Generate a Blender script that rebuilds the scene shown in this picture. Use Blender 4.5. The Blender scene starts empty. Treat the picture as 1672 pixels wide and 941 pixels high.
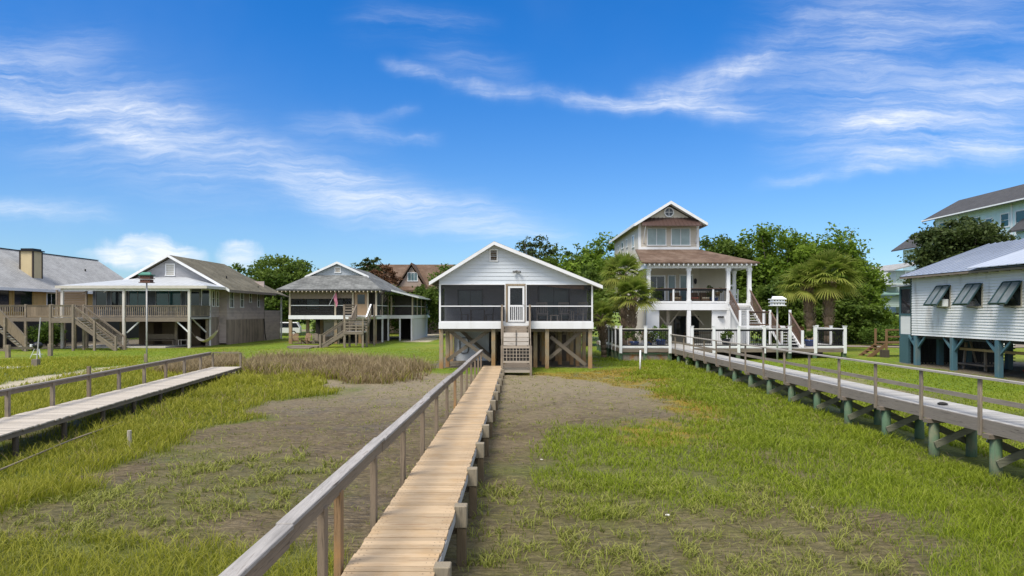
import bpy, math, random
import numpy as np
from mathutils import Vector
R = math.radians
S = bpy.context.scene
C = S.collection
rng = np.random.default_rng(7)
random.seed(11)
F = 1115.0; H = 3.7; HZ = 510.0; CX = 836.0

# ------------------------------------------------------------------ helpers
def sm(a, b, x):
    t = np.clip((np.asarray(x, float)-a)/(b-a), 0, 1); return t*t*(3-2*t)
def vnoise(x, y, sc, seed=0):
    r = np.random.default_rng(seed); L = r.random((64, 64))
    x = np.asarray(x, float)/sc; y = np.asarray(y, float)/sc
    xi = np.floor(x).astype(int); yi = np.floor(y).astype(int)
    fx = x-xi; fy = y-yi; fx = fx*fx*(3-2*fx); fy = fy*fy*(3-2*fy)
    a = L[xi % 64, yi % 64]; b = L[(xi+1) % 64, yi % 64]; c = L[xi % 64, (yi+1) % 64]; d = L[(xi+1) % 64, (yi+1) % 64]
    return (a*(1-fx)+b*fx)*(1-fy)+(c*(1-fx)+d*fx)*fy
def gz(x, y):
    x = np.asarray(x, float); y = np.asarray(y, float)
    z = np.interp(y, [0, 10, 36, 60, 5000], [.03, .03, .5, .66, .66])
    z = z+.2*sm(12, 22, x)*sm(15, 30, y)
    n = (vnoise(x, y, 3.1, 3)-.5)*.06+(vnoise(x, y, .9, 4)-.5)*.03
    return z+n*(1-sm(30, 45, y))
def gzf(x, y): return float(gz(x, y))
def G(px, py):                       # a point of the photo's ground -> metres
    Y = 30.
    for _ in range(12):
        X = (px-CX)*Y/F
        z = float(np.interp(Y, [0, 10, 36, 60, 5000], [.03, .03, .5, .66, .66])+.2*sm(12, 22, X)*sm(15, 30, Y))
        Y = .5*Y+.5*F*(H-z)/max(py-HZ, 4)
    return ((px-CX)*Y/F, Y)

def tag(o, label=None, cat=None, group=None, kind=None):
    if label: o['label'] = label
    if cat: o['category'] = cat
    if group: o['group'] = group
    if kind: o['kind'] = kind
    return o
def T(name, label, cat, loc=(0, 0, 0), group=None, rz=0):
    o = bpy.data.objects.new(name, None); C.objects.link(o)
    o.location = loc; o.rotation_euler = (0, 0, rz); o.empty_display_size = .2
    return tag(o, label, cat, group)
def rootloc(o):
    v = Vector((0, 0, 0))
    while o is not None:
        v += o.location; o = o.parent
    return v
class MB:
    def __init__(s): s.v = []; s.f = []
    def add(s, vs, fs):
        n = len(s.v); s.v += [tuple(p) for p in vs]; s.f += [tuple(i+n for i in f) for f in fs]; return s
    def box(s, x0, x1, y0, y1, z0, z1):
        x0, x1 = sorted((x0, x1)); y0, y1 = sorted((y0, y1)); z0, z1 = sorted((z0, z1))
        return s.add([(x0,y0,z0),(x1,y0,z0),(x1,y1,z0),(x0,y1,z0),(x0,y0,z1),(x1,y0,z1),(x1,y1,z1),(x0,y1,z1)],
                     [(0,3,2,1),(4,5,6,7),(0,1,5,4),(1,2,6,5),(2,3,7,6),(3,0,4,7)])
    def beam(s, a, b, w, h=None, up=(0, 0, 1)):
        h = w if h is None else h
        a = Vector(a); b = Vector(b); d = (b-a).normalized(); u = Vector(up)
        if abs(d.dot(u)) > .99: u = Vector((0, 1, 0))
        sd = d.cross(u).normalized(); u = sd.cross(d).normalized()
        sd = sd*(w/2); u = u*(h/2)
        return s.add([a-sd-u, a+sd-u, a+sd+u, a-sd+u, b-sd-u, b+sd-u, b+sd+u, b-sd+u],
                     [(0,1,2,3),(7,6,5,4),(0,4,5,1),(1,5,6,2),(2,6,7,3),(3,7,4,0)])
    def cyl(s, a, b, r0, r1=None, n=10, caps=True):
        r1 = r0 if r1 is None else r1
        a = Vector(a); b = Vector(b); d = (b-a).normalized(); u = Vector((0, 0, 1))
        if abs(d.dot(u)) > .95: u = Vector((1, 0, 0))
        p = d.cross(u).normalized(); q = d.cross(p)
        vs = []; fs = []
        for c, r in ((a, r0), (b, r1)):
            for i in range(n):
                t = 2*math.pi*i/n; vs.append(c+p*(r*math.cos(t))+q*(r*math.sin(t)))
        for i in range(n): fs.append((i, (i+1) % n, n+(i+1) % n, n+i))
        if caps: fs += [tuple(range(n))[::-1], tuple(range(n, 2*n))]
        return s.add(vs, fs)
    def tube(s, pts, rads, n=8):
        for i in range(len(pts)-1): s.cyl(pts[i], pts[i+1], rads[i], rads[i+1], n, True)
        return s
    def prism(s, poly, off):
        n = len(poly); o = Vector(off); a = [Vector(p) for p in poly]
        return s.add(a+[p+o for p in a], [tuple(range(n))[::-1], tuple(range(n, 2*n))]+[(i, (i+1) % n, n+(i+1) % n, n+i) for i in range(n)])
    def lathe(s, c, prof, n=14):
        vs = []; fs = []
        for r, z in prof:
            for i in range(n):
                t = 2*math.pi*i/n; vs.append((c[0]+r*math.cos(t), c[1]+r*math.sin(t), c[2]+z))
        for k in range(len(prof)-1):
            for i in range(n): fs.append((k*n+i, k*n+(i+1) % n, (k+1)*n+(i+1) % n, (k+1)*n+i))
        fs += [tuple(range(n))[::-1], tuple(range((len(prof)-1)*n, len(prof)*n))]
        return s.add(vs, fs)
    def build(s, name, m, parent=None, smooth=False, bevel=0, label=None):
        me = bpy.data.meshes.new(name); L = rootloc(parent) if parent else Vector((0, 0, 0))
        me.from_pydata([Vector(p)-L for p in s.v], [], s.f); me.update()
        import bmesh
        bm = bmesh.new(); bm.from_mesh(me); bmesh.ops.recalc_face_normals(bm, faces=bm.faces); bm.to_mesh(me); bm.free()
        if smooth: me.polygons.foreach_set('use_smooth', [True]*len(me.polygons))
        me.materials.append(m)
        o = bpy.data.objects.new(name, me); C.objects.link(o)
        if parent: o.parent = parent
        if bevel:
            b = o.modifiers.new('bevel', 'BEVEL'); b.width = bevel; b.segments = 1; b.limit_method = 'ANGLE'
        if label: o['label'] = label
        return o
def B(*a): return MB().box(*a)
def npmesh(name, V, Fs, m, parent=None, attrs=None, smooth=False):
    me = bpy.data.meshes.new(name); V = np.asarray(V, np.float32)
    if parent: V = V-np.array(rootloc(parent), np.float32)
    Fs = [np.asarray(f, np.int32) for f in Fs if len(f)]
    nl = sum(f.size for f in Fs); npo = sum(len(f) for f in Fs)
    me.vertices.add(len(V)); me.vertices.foreach_set('co', V.ravel())
    me.loops.add(nl); me.loops.foreach_set('vertex_index', np.concatenate([f.ravel() for f in Fs]))
    me.polygons.add(npo)
    tot = np.concatenate([np.full(len(f), f.shape[1], np.int32) for f in Fs])
    me.polygons.foreach_set('loop_start', np.concatenate([[0], np.cumsum(tot)[:-1]]).astype(np.int32))
    if smooth: me.polygons.foreach_set('use_smooth', np.ones(npo, bool))
    me.update(calc_edges=True)
    for k, a in (attrs or {}).items():
        at = me.attributes.new(k, 'FLOAT', 'POINT'); at.data.foreach_set('value', np.asarray(a, np.float32))
    me.materials.append(m)
    o = bpy.data.objects.new(name, me); C.objects.link(o)
    if parent: o.parent = parent
    return o
def copy_tree(o, parent=None):
    c = o.copy(); C.objects.link(c)
    if parent: c.parent = parent
    for ch in list(o.children): copy_tree(ch, c)
    return c
def place(proto, first, loc, rz=0, label=None, group=None):
    o = proto if first else copy_tree(proto)
    o.location = loc; o.rotation_euler = (0, 0, rz)
    if label: o['label'] = label
    if group: o['group'] = group
    return o

# ------------------------------------------------------------------ materials
class NT:
    def __init__(s, tree): s.t = tree
    def n(s, typ, **kw):
        o = s.t.nodes.new(typ)
        for k, v in kw.items(): setattr(o, k, v)
        return o
    def put(s, sock, v):
        if isinstance(v, (int, float)): sock.default_value = v
        elif isinstance(v, (tuple, list)):
            sock.default_value = v if len(v) == len(sock.default_value) else (*v, 1)
        else: s.t.links.new(v, sock)
    def m(s, op, a, b=0., c=None, clamp=False):
        o = s.n('ShaderNodeMath', operation=op, use_clamp=clamp); s.put(o.inputs[0], a); s.put(o.inputs[1], b)
        if c is not None: s.put(o.inputs[2], c)
        return o.outputs[0]
    def noise(s, vec, scale, detail=4, rough=.55, dist=0):
        o = s.n('ShaderNodeTexNoise'); s.put(o.inputs['Vector'], vec); o.inputs['Scale'].default_value = scale
        o.inputs['Detail'].default_value = detail; o.inputs['Roughness'].default_value = rough; o.inputs['Distortion'].default_value = dist
        return o.outputs['Fac']
    def mapp(s, vec, scale=(1, 1, 1), rot=(0, 0, 0), loc=(0, 0, 0)):
        o = s.n('ShaderNodeMapping'); s.put(o.inputs['Vector'], vec); o.inputs['Scale'].default_value = scale
        o.inputs['Rotation'].default_value = rot; o.inputs['Location'].default_value = loc
        return o.outputs[0]
    def mix(s, f, a, b, blend='MIX'):
        o = s.n('ShaderNodeMix', data_type='RGBA', blend_type=blend); s.put(o.inputs[0], f); s.put(o.inputs[6], a); s.put(o.inputs[7], b)
        return o.outputs[2]
    def ramp(s, f, a, b):               # smooth step a..b
        o = s.n('ShaderNodeMapRange', interpolation_type='SMOOTHSTEP'); s.put(o.inputs[0], f)
        o.inputs[1].default_value = a; o.inputs[2].default_value = b
        return o.outputs[0]
    def attr(s, name): return s.n('ShaderNodeAttribute', attribute_name=name).outputs['Fac']
def newmat(name):
    m = bpy.data.materials.new(name); m.use_nodes = True; t = m.node_tree
    b = t.nodes['Principled BSDF']; return m, NT(t), b
def fin(nt, b, col, rough, height=None, bump=.3, bdist=.02, spec=.3, metal=0):
    nt.put(b.inputs['Base Color'], col); nt.put(b.inputs['Roughness'], rough)
    b.inputs['Specular IOR Level'].default_value = spec; b.inputs['Metallic'].default_value = metal
    if height is not None:
        o = nt.n('ShaderNodeBump'); o.inputs['Strength'].default_value = bump; o.inputs['Distance'].default_value = bdist
        nt.put(o.inputs['Height'], height); nt.t.links.new(o.outputs[0], b.inputs['Normal'])
def obco(nt): return nt.n('ShaderNodeTexCoord').outputs['Object']
def tone(nt, col, val, dark=None):
    o = nt.n('ShaderNodeHueSaturation'); nt.put(o.inputs['Color'], col); nt.put(o.inputs['Value'], val); return o.outputs[0]
def plain(name, col, rough=.6, var=.12, sc=2.5, spec=.3, metal=0, bump=.15, stain=None, stainamt=.5, stretch=(1, 1, .4)):
    m, nt, b = newmat(name); co = obco(nt); n1 = nt.noise(nt.mapp(co, stretch), sc); n2 = nt.noise(co, sc*14, 3)
    v = nt.m('ADD', nt.m('MULTIPLY', n1, var*2), nt.m('MULTIPLY_ADD', n2, var, 1-var*1.5))
    c = tone(nt, col, v)
    if stain: c = nt.mix(nt.m('MULTIPLY', nt.ramp(nt.noise(nt.mapp(co, (1.3, 1.3, .3)), 1.7, 5), .52, .75), stainamt), c, stain)
    fin(nt, b, c, rough, n2, bump, .01, spec, metal); return m
def wood(name, col, axis=2, dark=None, var=.3, island=.25, rough=.75, fs=6., tint=None, foot=None):
    m, nt, b = newmat(name); co = obco(nt); st = [10, 10, 10]; st[axis] = .55
    g = nt.noise(nt.mapp(co, st), fs*.5, 5, .65, .6); big = nt.noise(co, .9, 3)
    r = nt.n('ShaderNodeNewGeometry').outputs['Random Per Island']
    v = nt.m('ADD', nt.m('MULTIPLY', nt.m('SUBTRACT', g, .5), var*2.2), nt.m('MULTIPLY_ADD', nt.m('SUBTRACT', r, .5), island*1.6, 1.))
    v = nt.m('ADD', v, nt.m('MULTIPLY', nt.m('SUBTRACT', big, .5), var))
    dk = dark or tuple(c*.45 for c in col)
    s2 = [26, 26, 26]; s2[axis] = 1.3; g2 = nt.noise(nt.mapp(co, s2), fs*.5, 4, .7, .8)
    v = nt.m('ADD', v, nt.m('MULTIPLY', nt.m('SUBTRACT', g2, .5), var*1.6))
    c = nt.mix(nt.m('MAXIMUM', nt.ramp(g, .53, .68), nt.m('MULTIPLY', nt.ramp(g2, .60, .68), .75)), col, dk)
    if tint: c = nt.mix(nt.ramp(nt.noise(co, 2.2, 3), .45, .7), c, tint)
    if foot:                     # rust coloured tide stain on the lowest metre
        sx = nt.n('ShaderNodeSeparateXYZ'); nt.put(sx.inputs[0], co)
        c = nt.mix(nt.m('MULTIPLY', nt.ramp(nt.m('ADD', sx.outputs[2], nt.m('MULTIPLY', nt.m('SUBTRACT', big, .5), 1.6)), .95, .25), nt.m('MULTIPLY_ADD', r, .7, .2)), c, foot)
    c = tone(nt, c, v)
    fin(nt, b, c, rough, g, .5, .012, .25); return m
def siding(name, col, pitch=.14, bump=.8, rough=.6, var=.1, stain=None, amt=.4, vert=False, spec=.3):
    m, nt, b = newmat(name); co = obco(nt); sx = nt.n('ShaderNodeSeparateXYZ'); nt.put(sx.inputs[0], co)
    cc = nt.m('ADD', sx.outputs[0], sx.outputs[1]) if vert else sx.outputs[2]
    q = nt.m('DIVIDE', cc, pitch); fr = nt.m('FRACT', q); idx = nt.m('FLOOR', q)
    wn = nt.n('ShaderNodeTexWhiteNoise', noise_dimensions='1D'); nt.put(wn.inputs['W'], idx)
    h = nt.m('SUBTRACT', 1., fr) if not vert else nt.ramp(nt.m('ABSOLUTE', nt.m('SUBTRACT', fr, .5)), .5, .42)
    n1 = nt.noise(nt.mapp(co, (.5, .5, 2.5) if not vert else (3, 3, .3)), 2., 5); n2 = nt.noise(co, 30, 3)
    v = nt.m('ADD', nt.m('MULTIPLY_ADD', n1, var*2, 1-var*1.5), nt.m('ADD', nt.m('MULTIPLY', n2, var*.5), nt.m('MULTIPLY', wn.outputs[0], var)))
    c = tone(nt, col, v)
    if stain: c = nt.mix(nt.m('MULTIPLY', nt.ramp(nt.noise(nt.mapp(co, (1, 1, .35) if vert else (.6, .6, 1.2)), 1.4, 6, .7), .45, .75), amt), c, stain)
    fin(nt, b, c, rough, h, bump, .03, spec); return m
def shingle(name, col, var=.25, rough=.9, old=None, amt=.5):
    m, nt, b = newmat(name); co = obco(nt); sx = nt.n('ShaderNodeSeparateXYZ'); nt.put(sx.inputs[0], co)
    cb = nt.n('ShaderNodeCombineXYZ'); nt.put(cb.inputs[0], nt.m('ADD', sx.outputs[0], sx.outputs[1])); nt.put(cb.inputs[1], nt.m('MULTIPLY', sx.outputs[2], 2.))
    br = nt.n('ShaderNodeTexBrick'); nt.put(br.inputs['Vector'], cb.outputs[0]); br.inputs['Scale'].default_value = 1.
    br.inputs['Brick Width'].default_value = .32; br.inputs['Row Height'].default_value = .17; br.inputs['Mortar Size'].default_value = .012
    br.inputs['Color1'].default_value = (1-var, 1-var, 1-var, 1); br.inputs['Color2'].default_value = (1+var*.4,)*3+(1,); br.inputs['Mortar'].default_value = (.5, .5, .5, 1)
    n1 = nt.noise(nt.mapp(co, (1, 1, .6)), .8, 5, .65); n2 = nt.noise(co, 22, 3, .7)
    c = nt.mix(1., col, br.outputs['Color'], 'MULTIPLY')
    if old: c = nt.mix(nt.m('MULTIPLY', nt.ramp(n1, .42, .68), amt), c, old)
    c = tone(nt, c, nt.m('ADD', nt.m('MULTIPLY_ADD', n1, .5, .5), nt.m('MULTIPLY', n2, .5)))
    fin(nt, b, c, rough, nt.m('ADD', br.outputs['Fac'], n2), .4, .012, .2); return m
def metal_roof(name, col, rough=.35, pitch=.4, axis=1, var=.12, stain=None):
    m, nt, b = newmat(name); co = obco(nt); sx = nt.n('ShaderNodeSeparateXYZ'); nt.put(sx.inputs[0], co)
    fr = nt.m('FRACT', nt.m('DIVIDE', sx.outputs[axis], pitch)); h = nt.ramp(nt.m('ABSOLUTE', nt.m('SUBTRACT', fr, .5)), .38, .5)
    n1 = nt.noise(nt.mapp(co, (.4, 1, 1)), 1.6, 5)
    c = tone(nt, col, nt.m('MULTIPLY_ADD', n1, var*2, 1-var))
    if stain: c = nt.mix(nt.m('MULTIPLY', nt.ramp(nt.noise(co, .9, 6, .7), .5, .7), .5), c, stain)
    fin(nt, b, c, rough, h, .9, .05, .5, .0); return m
def screen(name, col=(.012, .013, .016), fac=.55):
    m, nt, b = newmat(name); b.inputs['Base Color'].default_value = (*col, 1); b.inputs['Roughness'].default_value = .6
    tr = nt.n('ShaderNodeBsdfTransparent'); mx = nt.n('ShaderNodeMixShader')
    n = nt.noise(obco(nt), .8, 2); nt.put(mx.inputs[0], nt.m('MULTIPLY_ADD', n, .12, fac-.06))
    nt.t.links.new(tr.outputs[0], mx.inputs[1]); nt.t.links.new(b.outputs[0], mx.inputs[2])
    nt.t.links.new(mx.outputs[0], nt.t.nodes['Material Output'].inputs['Surface']); return m
def glass(name, col=(.015, .02, .026), rough=.04, spec=.6):
    m, nt, b = newmat(name); co = obco(nt); n = nt.noise(co, 1.2, 2)
    fin(nt, b, tone(nt, col, nt.m('MULTIPLY_ADD', n, .8, .6)), rough, n, .03, .02, spec); return m
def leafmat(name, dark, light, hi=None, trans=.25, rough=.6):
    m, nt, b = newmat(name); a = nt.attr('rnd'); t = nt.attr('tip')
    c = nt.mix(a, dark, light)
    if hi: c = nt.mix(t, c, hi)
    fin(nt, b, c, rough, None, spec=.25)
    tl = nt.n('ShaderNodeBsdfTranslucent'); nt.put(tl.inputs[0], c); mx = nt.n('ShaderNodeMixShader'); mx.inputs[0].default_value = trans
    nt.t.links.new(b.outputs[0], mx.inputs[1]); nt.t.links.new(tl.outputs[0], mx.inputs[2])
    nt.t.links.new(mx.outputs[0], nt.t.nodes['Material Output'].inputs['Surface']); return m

W = plain('white_paint', (.78, .79, .8), .45, .06, 2., stain=(.5, .48, .44), stainamt=.25)
W2 = plain('white_trim', (.72, .73, .74), .5, .08)
greyX = wood('grey_wood_x', (.20, .165, .13), 0); greyY = wood('grey_wood_y', (.20, .165, .13), 1); greyZ = wood('grey_wood_z', (.20, .165, .13), 2, tint=(.26, .21, .15))
pileZ = wood('pile_wood', (.30, .245, .165), 2, tint=(.34, .22, .11), var=.3, foot=(.30, .165, .07))
railT = wood('rail_wood', (.32, .30, .28), 1, dark=(.10, .08, .065), var=.6, island=.2, fs=4.)
railS = wood('rail_side_wood', (.215, .17, .125), 1, dark=(.07, .055, .04), var=.5, island=.2, fs=4.)
newdeck = wood('new_deck_wood', (.47, .35, .22), 0, dark=(.29, .185, .10), var=.28, island=.2, rough=.8, tint=(.43, .30, .17))
olddeck = wood('old_deck_wood', (.47, .42, .355), 0, dark=(.27, .23, .19), var=.16, island=.22)
greydeck = wood('grey_deck_boards', (.40, .39, .37), 0, dark=(.24, .23, .21), var=.2, island=.22)
darkwood = wood('dark_wood', (.085, .07, .055), 2)
greenpile = wood('green_treated_pile', (.085, .145, .085), 2, dark=(.06, .08, .05), tint=(.16, .165, .10))
greenbrace = wood('green_brace_wood', (.17, .17, .12), 0)
teal = plain('teal_paint', (.055, .115, .135), .5, .2)
tealZ = plain('worn_teal_paint', (.07, .15, .19), .55, .25, 3, stain=(.15, .17, .15), stainamt=.6)
dkgreen = plain('dark_green_paint', (.03, .06, .06), .45, .15)
GL = glass('window_glass'); GLS = glass('sky_glass', (.10, .17, .19), .08, .6); GLB = glass('blind_behind_glass', (.27, .35, .35), .12, .5); GLT = glass('teal_glass', (.02, .09, .1), .06, .6)
SCR = screen('insect_screen', (.022, .023, .03), .32); SCR2 = screen('light_insect_screen', (.02, .02, .02), .3)
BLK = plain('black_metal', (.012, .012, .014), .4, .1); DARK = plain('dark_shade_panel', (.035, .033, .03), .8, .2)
concrete = plain('concrete', (.46, .44, .4), .9, .2, 1.5, bump=.4)
brownrail = plain('brown_rail_paint', (.12, .075, .055), .5, .12)
# ------------------------------------------------------------------ camera, light, sky
cam = bpy.data.cameras.new('camera'); co_ = bpy.data.objects.new('camera', cam); C.objects.link(co_)
co_.location = (0, 0, H); co_.rotation_euler = (R(90), 0, 0)
cam.sensor_width = 36; cam.lens = 24.0; cam.shift_y = 39.5/1672; cam.clip_end = 8000; cam.clip_start = .05
S.camera = co_
SUN_EL, SUN_AZ = 56, 222          # azimuth clockwise from +Y: behind the viewer, a little to the left
sl = bpy.data.lights.new('sun', 'SUN'); sl.energy = SUNE = 2.9; sl.angle = R(22); sl.color = (1, .93, .82)
so = bpy.data.objects.new('sun', sl); C.objects.link(so)
d = Vector((math.sin(R(SUN_AZ))*math.cos(R(SUN_EL)), math.cos(R(SUN_AZ))*math.cos(R(SUN_EL)), math.sin(R(SUN_EL))))
so.rotation_euler = d.to_track_quat('Z', 'Y').to_euler()
vs_ = S.view_settings; vs_.view_transform = 'Standard'; vs_.look = 'None'; vs_.gamma = 1; vs_.exposure = EXPO = .42; vs_.use_curve_mapping = False
S.cycles.max_bounces = 6; S.cycles.transparent_max_bounces = 12; S.cycles.use_denoising = True; S.render.filter_size = .85

wd = bpy.data.worlds.new('World'); S.world = wd; wd.use_nodes = True
nt = NT(wd.node_tree); bg = wd.node_tree.nodes['Background']
sky = nt.n('ShaderNodeTexSky', sky_type='NISHITA'); sky.sun_disc = False; sky.sun_elevation = R(SUN_EL); sky.sun_rotation = R(SUN_AZ)
sky.air_density = 1.; sky.dust_density = .4; sky.ozone_density = 2.
dirv = nt.n('ShaderNodeTexCoord').outputs['Generated']
sx = nt.n('ShaderNodeSeparateXYZ'); nt.put(sx.inputs[0], dirv)
yy = nt.m('MAXIMUM', nt.m('ABSOLUTE', sx.outputs[1]), .12)
u0 = nt.m('DIVIDE', sx.outputs[0], yy); v0 = nt.m('DIVIDE', sx.outputs[2], yy)
cv = nt.n('ShaderNodeCombineXYZ'); nt.put(cv.inputs[0], u0); nt.put(cv.inputs[1], v0); uv = cv.outputs[0]
w1 = nt.noise(uv, 3.2, 4, .6); w2 = nt.noise(nt.mapp(uv, loc=(7, 3, 0)), 3.2, 4, .6)
w3 = nt.noise(nt.mapp(uv, loc=(2, 9, 1)), 14, 4, .6)
u = nt.m('ADD', u0, nt.m('MULTIPLY', nt.m('SUBTRACT', w1, .5), .10))
v = nt.m('ADD', nt.m('ADD', v0, nt.m('MULTIPLY', nt.m('SUBTRACT', w2, .5), .065)), nt.m('MULTIPLY', nt.m('SUBTRACT', w3, .5), .022))
cw = nt.n('ShaderNodeCombineXYZ'); nt.put(cw.inputs[0], u); nt.put(cw.inputs[1], v); uvw = cw.outputs[0]
nl = nt.noise(nt.mapp(uvw, (1.0, 10, 1), (0, 0, R(19))), 2.4, 8, .66, .35)
nr = nt.noise(nt.mapp(uvw, (1.0, 10, 1), (0, 0, R(-16))), 2.4, 8, .66, .35)
fb = nt.noise(uvw, 6, 7, .62)
def streak(p0, p1, sig, amp, nz, soft=.3):
    a = ((p0[0]-CX)/F, (HZ-p0[1])/F); b = ((p1[0]-CX)/F, (HZ-p1[1])/F)
    dx, dy = b[0]-a[0], b[1]-a[1]; L = math.hypot(dx, dy); dx /= L; dy /= L
    du = nt.m('SUBTRACT', u, a[0]); dv = nt.m('SUBTRACT', v, a[1])
    t = nt.m('MULTIPLY_ADD', du, dx/L, nt.m('MULTIPLY', dv, dy/L))
    p = nt.m('MULTIPLY_ADD', dv, dx/sig, nt.m('MULTIPLY', du, -dy/sig))
    g = nt.m('EXPONENT', nt.m('MULTIPLY', nt.m('MULTIPLY', p, p), -1.))
    e = nt.m('MULTIPLY', nt.ramp(t, -soft*.6, soft), nt.ramp(t, 1+soft*.6, 1-soft))
    return nt.m('MULTIPLY', nt.m('MULTIPLY', g, e), nt.m('MULTIPLY', nz, amp))
NL = nt.ramp(nl, .25, .78); NR = nt.ramp(nr, .27, .76); FB = nt.m('MULTIPLY', nt.ramp(fb, .25, .8), nt.m('MULTIPLY_ADD', NR, .8, .35))
ST = [((-160, 95), (330, 205), .050, .55, NL), ((120, 165), (640, 335), .036, .62, NL), ((480, 280), (900, 395), .030, .48, NL), ((640, 345), (930, 400), .018, .3, NL),
      ((20, 205), (420, 320), .045, .28, NL), ((-60, 150), (330, 260), .012, .4, NL),
      ((640, 108), (800, 150), .010, .75, FB), ((740, 140), (1010, 168), .011, .6, FB), ((930, 160), (1260, 184), .009, .75, NR),
      ((1040, 165), (1240, 105), .020, .85, FB), ((1180, 120), (1330, 30), .022, .62, FB), ((1050, 150), (1230, 180), .017, .65, FB), ((1200, 140), (1480, 60), .05, .26, NR),
      ((1300, 205), (1760, 140), .040, .62, NR), ((1330, 195), (1700, 245), .024, .5, NR), ((1290, 240), (1700, 215), .03, .25, NR), ((1250, 294), (1470, 276), .008, .7, FB), ((1320, 262), (1600, 262), .010, .45, FB),
      ((1400, 255), (1720, 225), .012, .4, NR), ((1250, 30), (1740, -10), .06, .34, NR), ((1350, 110), (1720, 70), .05, .22, NR), ((560, 190), (640, 225), .012, .6, FB), ((600, 222), (710, 222), .009, .6, FB), ((590, 195), (680, 180), .008, .45, FB),
      ((560, 40), (800, 40), .02, .22, NL), ((690, 90), (860, 120), .02, .25, NL), ((-80, 335), (190, 352), .013, .6, NL), ((-60, 100), (200, 60), .03, .2, NL), ((480, 205), (640, 225), .02, .2, NL)]
tot = None
for p0, p1, sg, am, nz in ST:
    q = streak(p0, p1, sg, am, nz); tot = q if tot is None else nt.m('ADD', tot, q)
def puff(px, py, rx, ry, amp):
    a = (px-CX)/F; b = (HZ-py)/F
    du = nt.m('DIVIDE', nt.m('SUBTRACT', u, a), rx/F); dv = nt.m('DIVIDE', nt.m('SUBTRACT', v, b), ry/F)
    r = nt.m('ADD', nt.m('MULTIPLY', du, du), nt.m('MULTIPLY', dv, dv))
    return nt.m('MULTIPLY', nt.ramp(nt.m('ADD', r, nt.m('MULTIPLY', nt.m('SUBTRACT', fb, .5), 5.)), 1.6, .2), amp)
for a in [(225, 408, 62, 24, .62), (285, 418, 40, 18, .45), (400, 414, 42, 24, .6), (180, 415, 40, 12, .35)]:
    tot = nt.m('ADD', tot, puff(*a))
fine = nt.mix(nt.ramp(u, -.1, .1), nt.noise(nt.mapp(uvw, (1., 9, 1), (0, 0, R(21))), 9, 6, .7, .5), nt.noise(nt.mapp(uvw, (1., 9, 1), (0, 0, R(-18))), 9, 6, .7, .5))
tot = nt.m('MULTIPLY', tot, nt.m('MULTIPLY_ADD', nt.ramp(fine, .3, .7), .7, .58))
veil = nt.m('MULTIPLY', nt.ramp(nt.noise(uvw, 1.6, 5), .45, .8), .05)
high = nt.m('MULTIPLY', nt.ramp(sx.outputs[2], .46, .75), .7)                 # unseen overcast overhead and behind the viewer, added as soft neutral fill light
back = nt.m('MULTIPLY', nt.ramp(sx.outputs[1], .1, -.35), nt.m('MULTIPLY_ADD', fb, .5, .35))
veil = nt.m('MAXIMUM', veil, nt.m('MAXIMUM', high, back))
tot = nt.m('MINIMUM', nt.m('ADD', tot, veil), .93)
tot = nt.m('MULTIPLY', tot, nt.ramp(sx.outputs[2], 0., .06))
# clear-sky colour: Nishita deepened towards the zenith the way the photograph's polarised blue is
up = nt.m('MAXIMUM', sx.outputs[2], 0.)
tint = nt.mix(nt.ramp(up, .0, .45), (.70, .95, 1.24, 1), (.13, .78, 1.5, 1))
skyc = nt.mix(1., sky.outputs[0], tint, 'MULTIPLY')
cloud = (8.2, 8.6, 9.2, 1)
cloudc = nt.mix(nt.m('MAXIMUM', nt.ramp(sx.outputs[2], .46, .72), nt.ramp(sx.outputs[1], .0, -.4)), cloud, (11.5, 11.3, 11, 1))   # the added unseen overcast is brighter, to lift the fill
nt.put(bg.inputs['Color'], nt.mix(tot, skyc, cloudc)); bg.inputs['Strength'].default_value = SKYS = .09

# ------------------------------------------------------------------ ground
def inpoly(P, x, y):
    ins = np.zeros(x.shape, bool); n = len(P)
    for i in range(n):
        x1, y1 = P[i]; x2, y2 = P[(i+1) % n]
        if y1 == y2: continue
        c = ((y1 > y) != (y2 > y)) & (x < (x2-x1)*(y-y1)/(y2-y1)+x1); ins ^= c
    return ins
def pdist(P, x, y):
    dmin = np.full(x.shape, 1e9); n = len(P)
    for i in range(n):
        x1, y1 = P[i]; x2, y2 = P[(i+1) % n]; dx, dy = x2-x1, y2-y1
        t = np.clip(((x-x1)*dx+(y-y1)*dy)/max(dx*dx+dy*dy, 1e-9), 0, 1)
        dmin = np.minimum(dmin, np.hypot(x-x1-t*dx, y-y1-t*dy))
    return dmin
def mask(P, x, y, soft=.6, rag=1.2, seed=1, sc=1.7):
    d = pdist(P, x, y)*np.where(inpoly(P, x, y), 1, -1)
    d = d+(vnoise(x, y, sc, seed)-.5)*rag*2+(vnoise(x, y, sc*.3, seed+1)-.5)*rag*.9
    return sm(-soft, soft, d)
def WP(pts): return [G(*p) for p in pts]
Z_TALL = WP([(-700, 1300), (-900, 760), (-300, 760), (0, 706), (180, 668), (385, 612), (400, 600), (520, 610), (560, 625), (540, 642), (440, 662), (370, 690), (300, 722), (235, 745), (160, 778), (120, 800), (60, 822), (0, 850), (-150, 900), (-300, 1000)])
Z_BACK = WP([(-500, 690), (-200, 665), (0, 645), (95, 622), (210, 604), (270, 596), (385, 586), (400, 606), (180, 672), (0, 715), (-500, 880)])
Z_BACK2 = WP([(-700, 660), (-200, 612), (0, 590), (150, 584), (240, 584), (215, 603), (95, 622), (0, 643), (-300, 690)])
Z_REED = WP([(392, 603), (420, 590), (560, 586), (680, 604), (700, 614), (640, 625), (560, 628), (500, 614), (430, 612)])
Z_REED2 = WP([(250, 612), (290, 597), (385, 586), (390, 602), (330, 616)])
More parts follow.
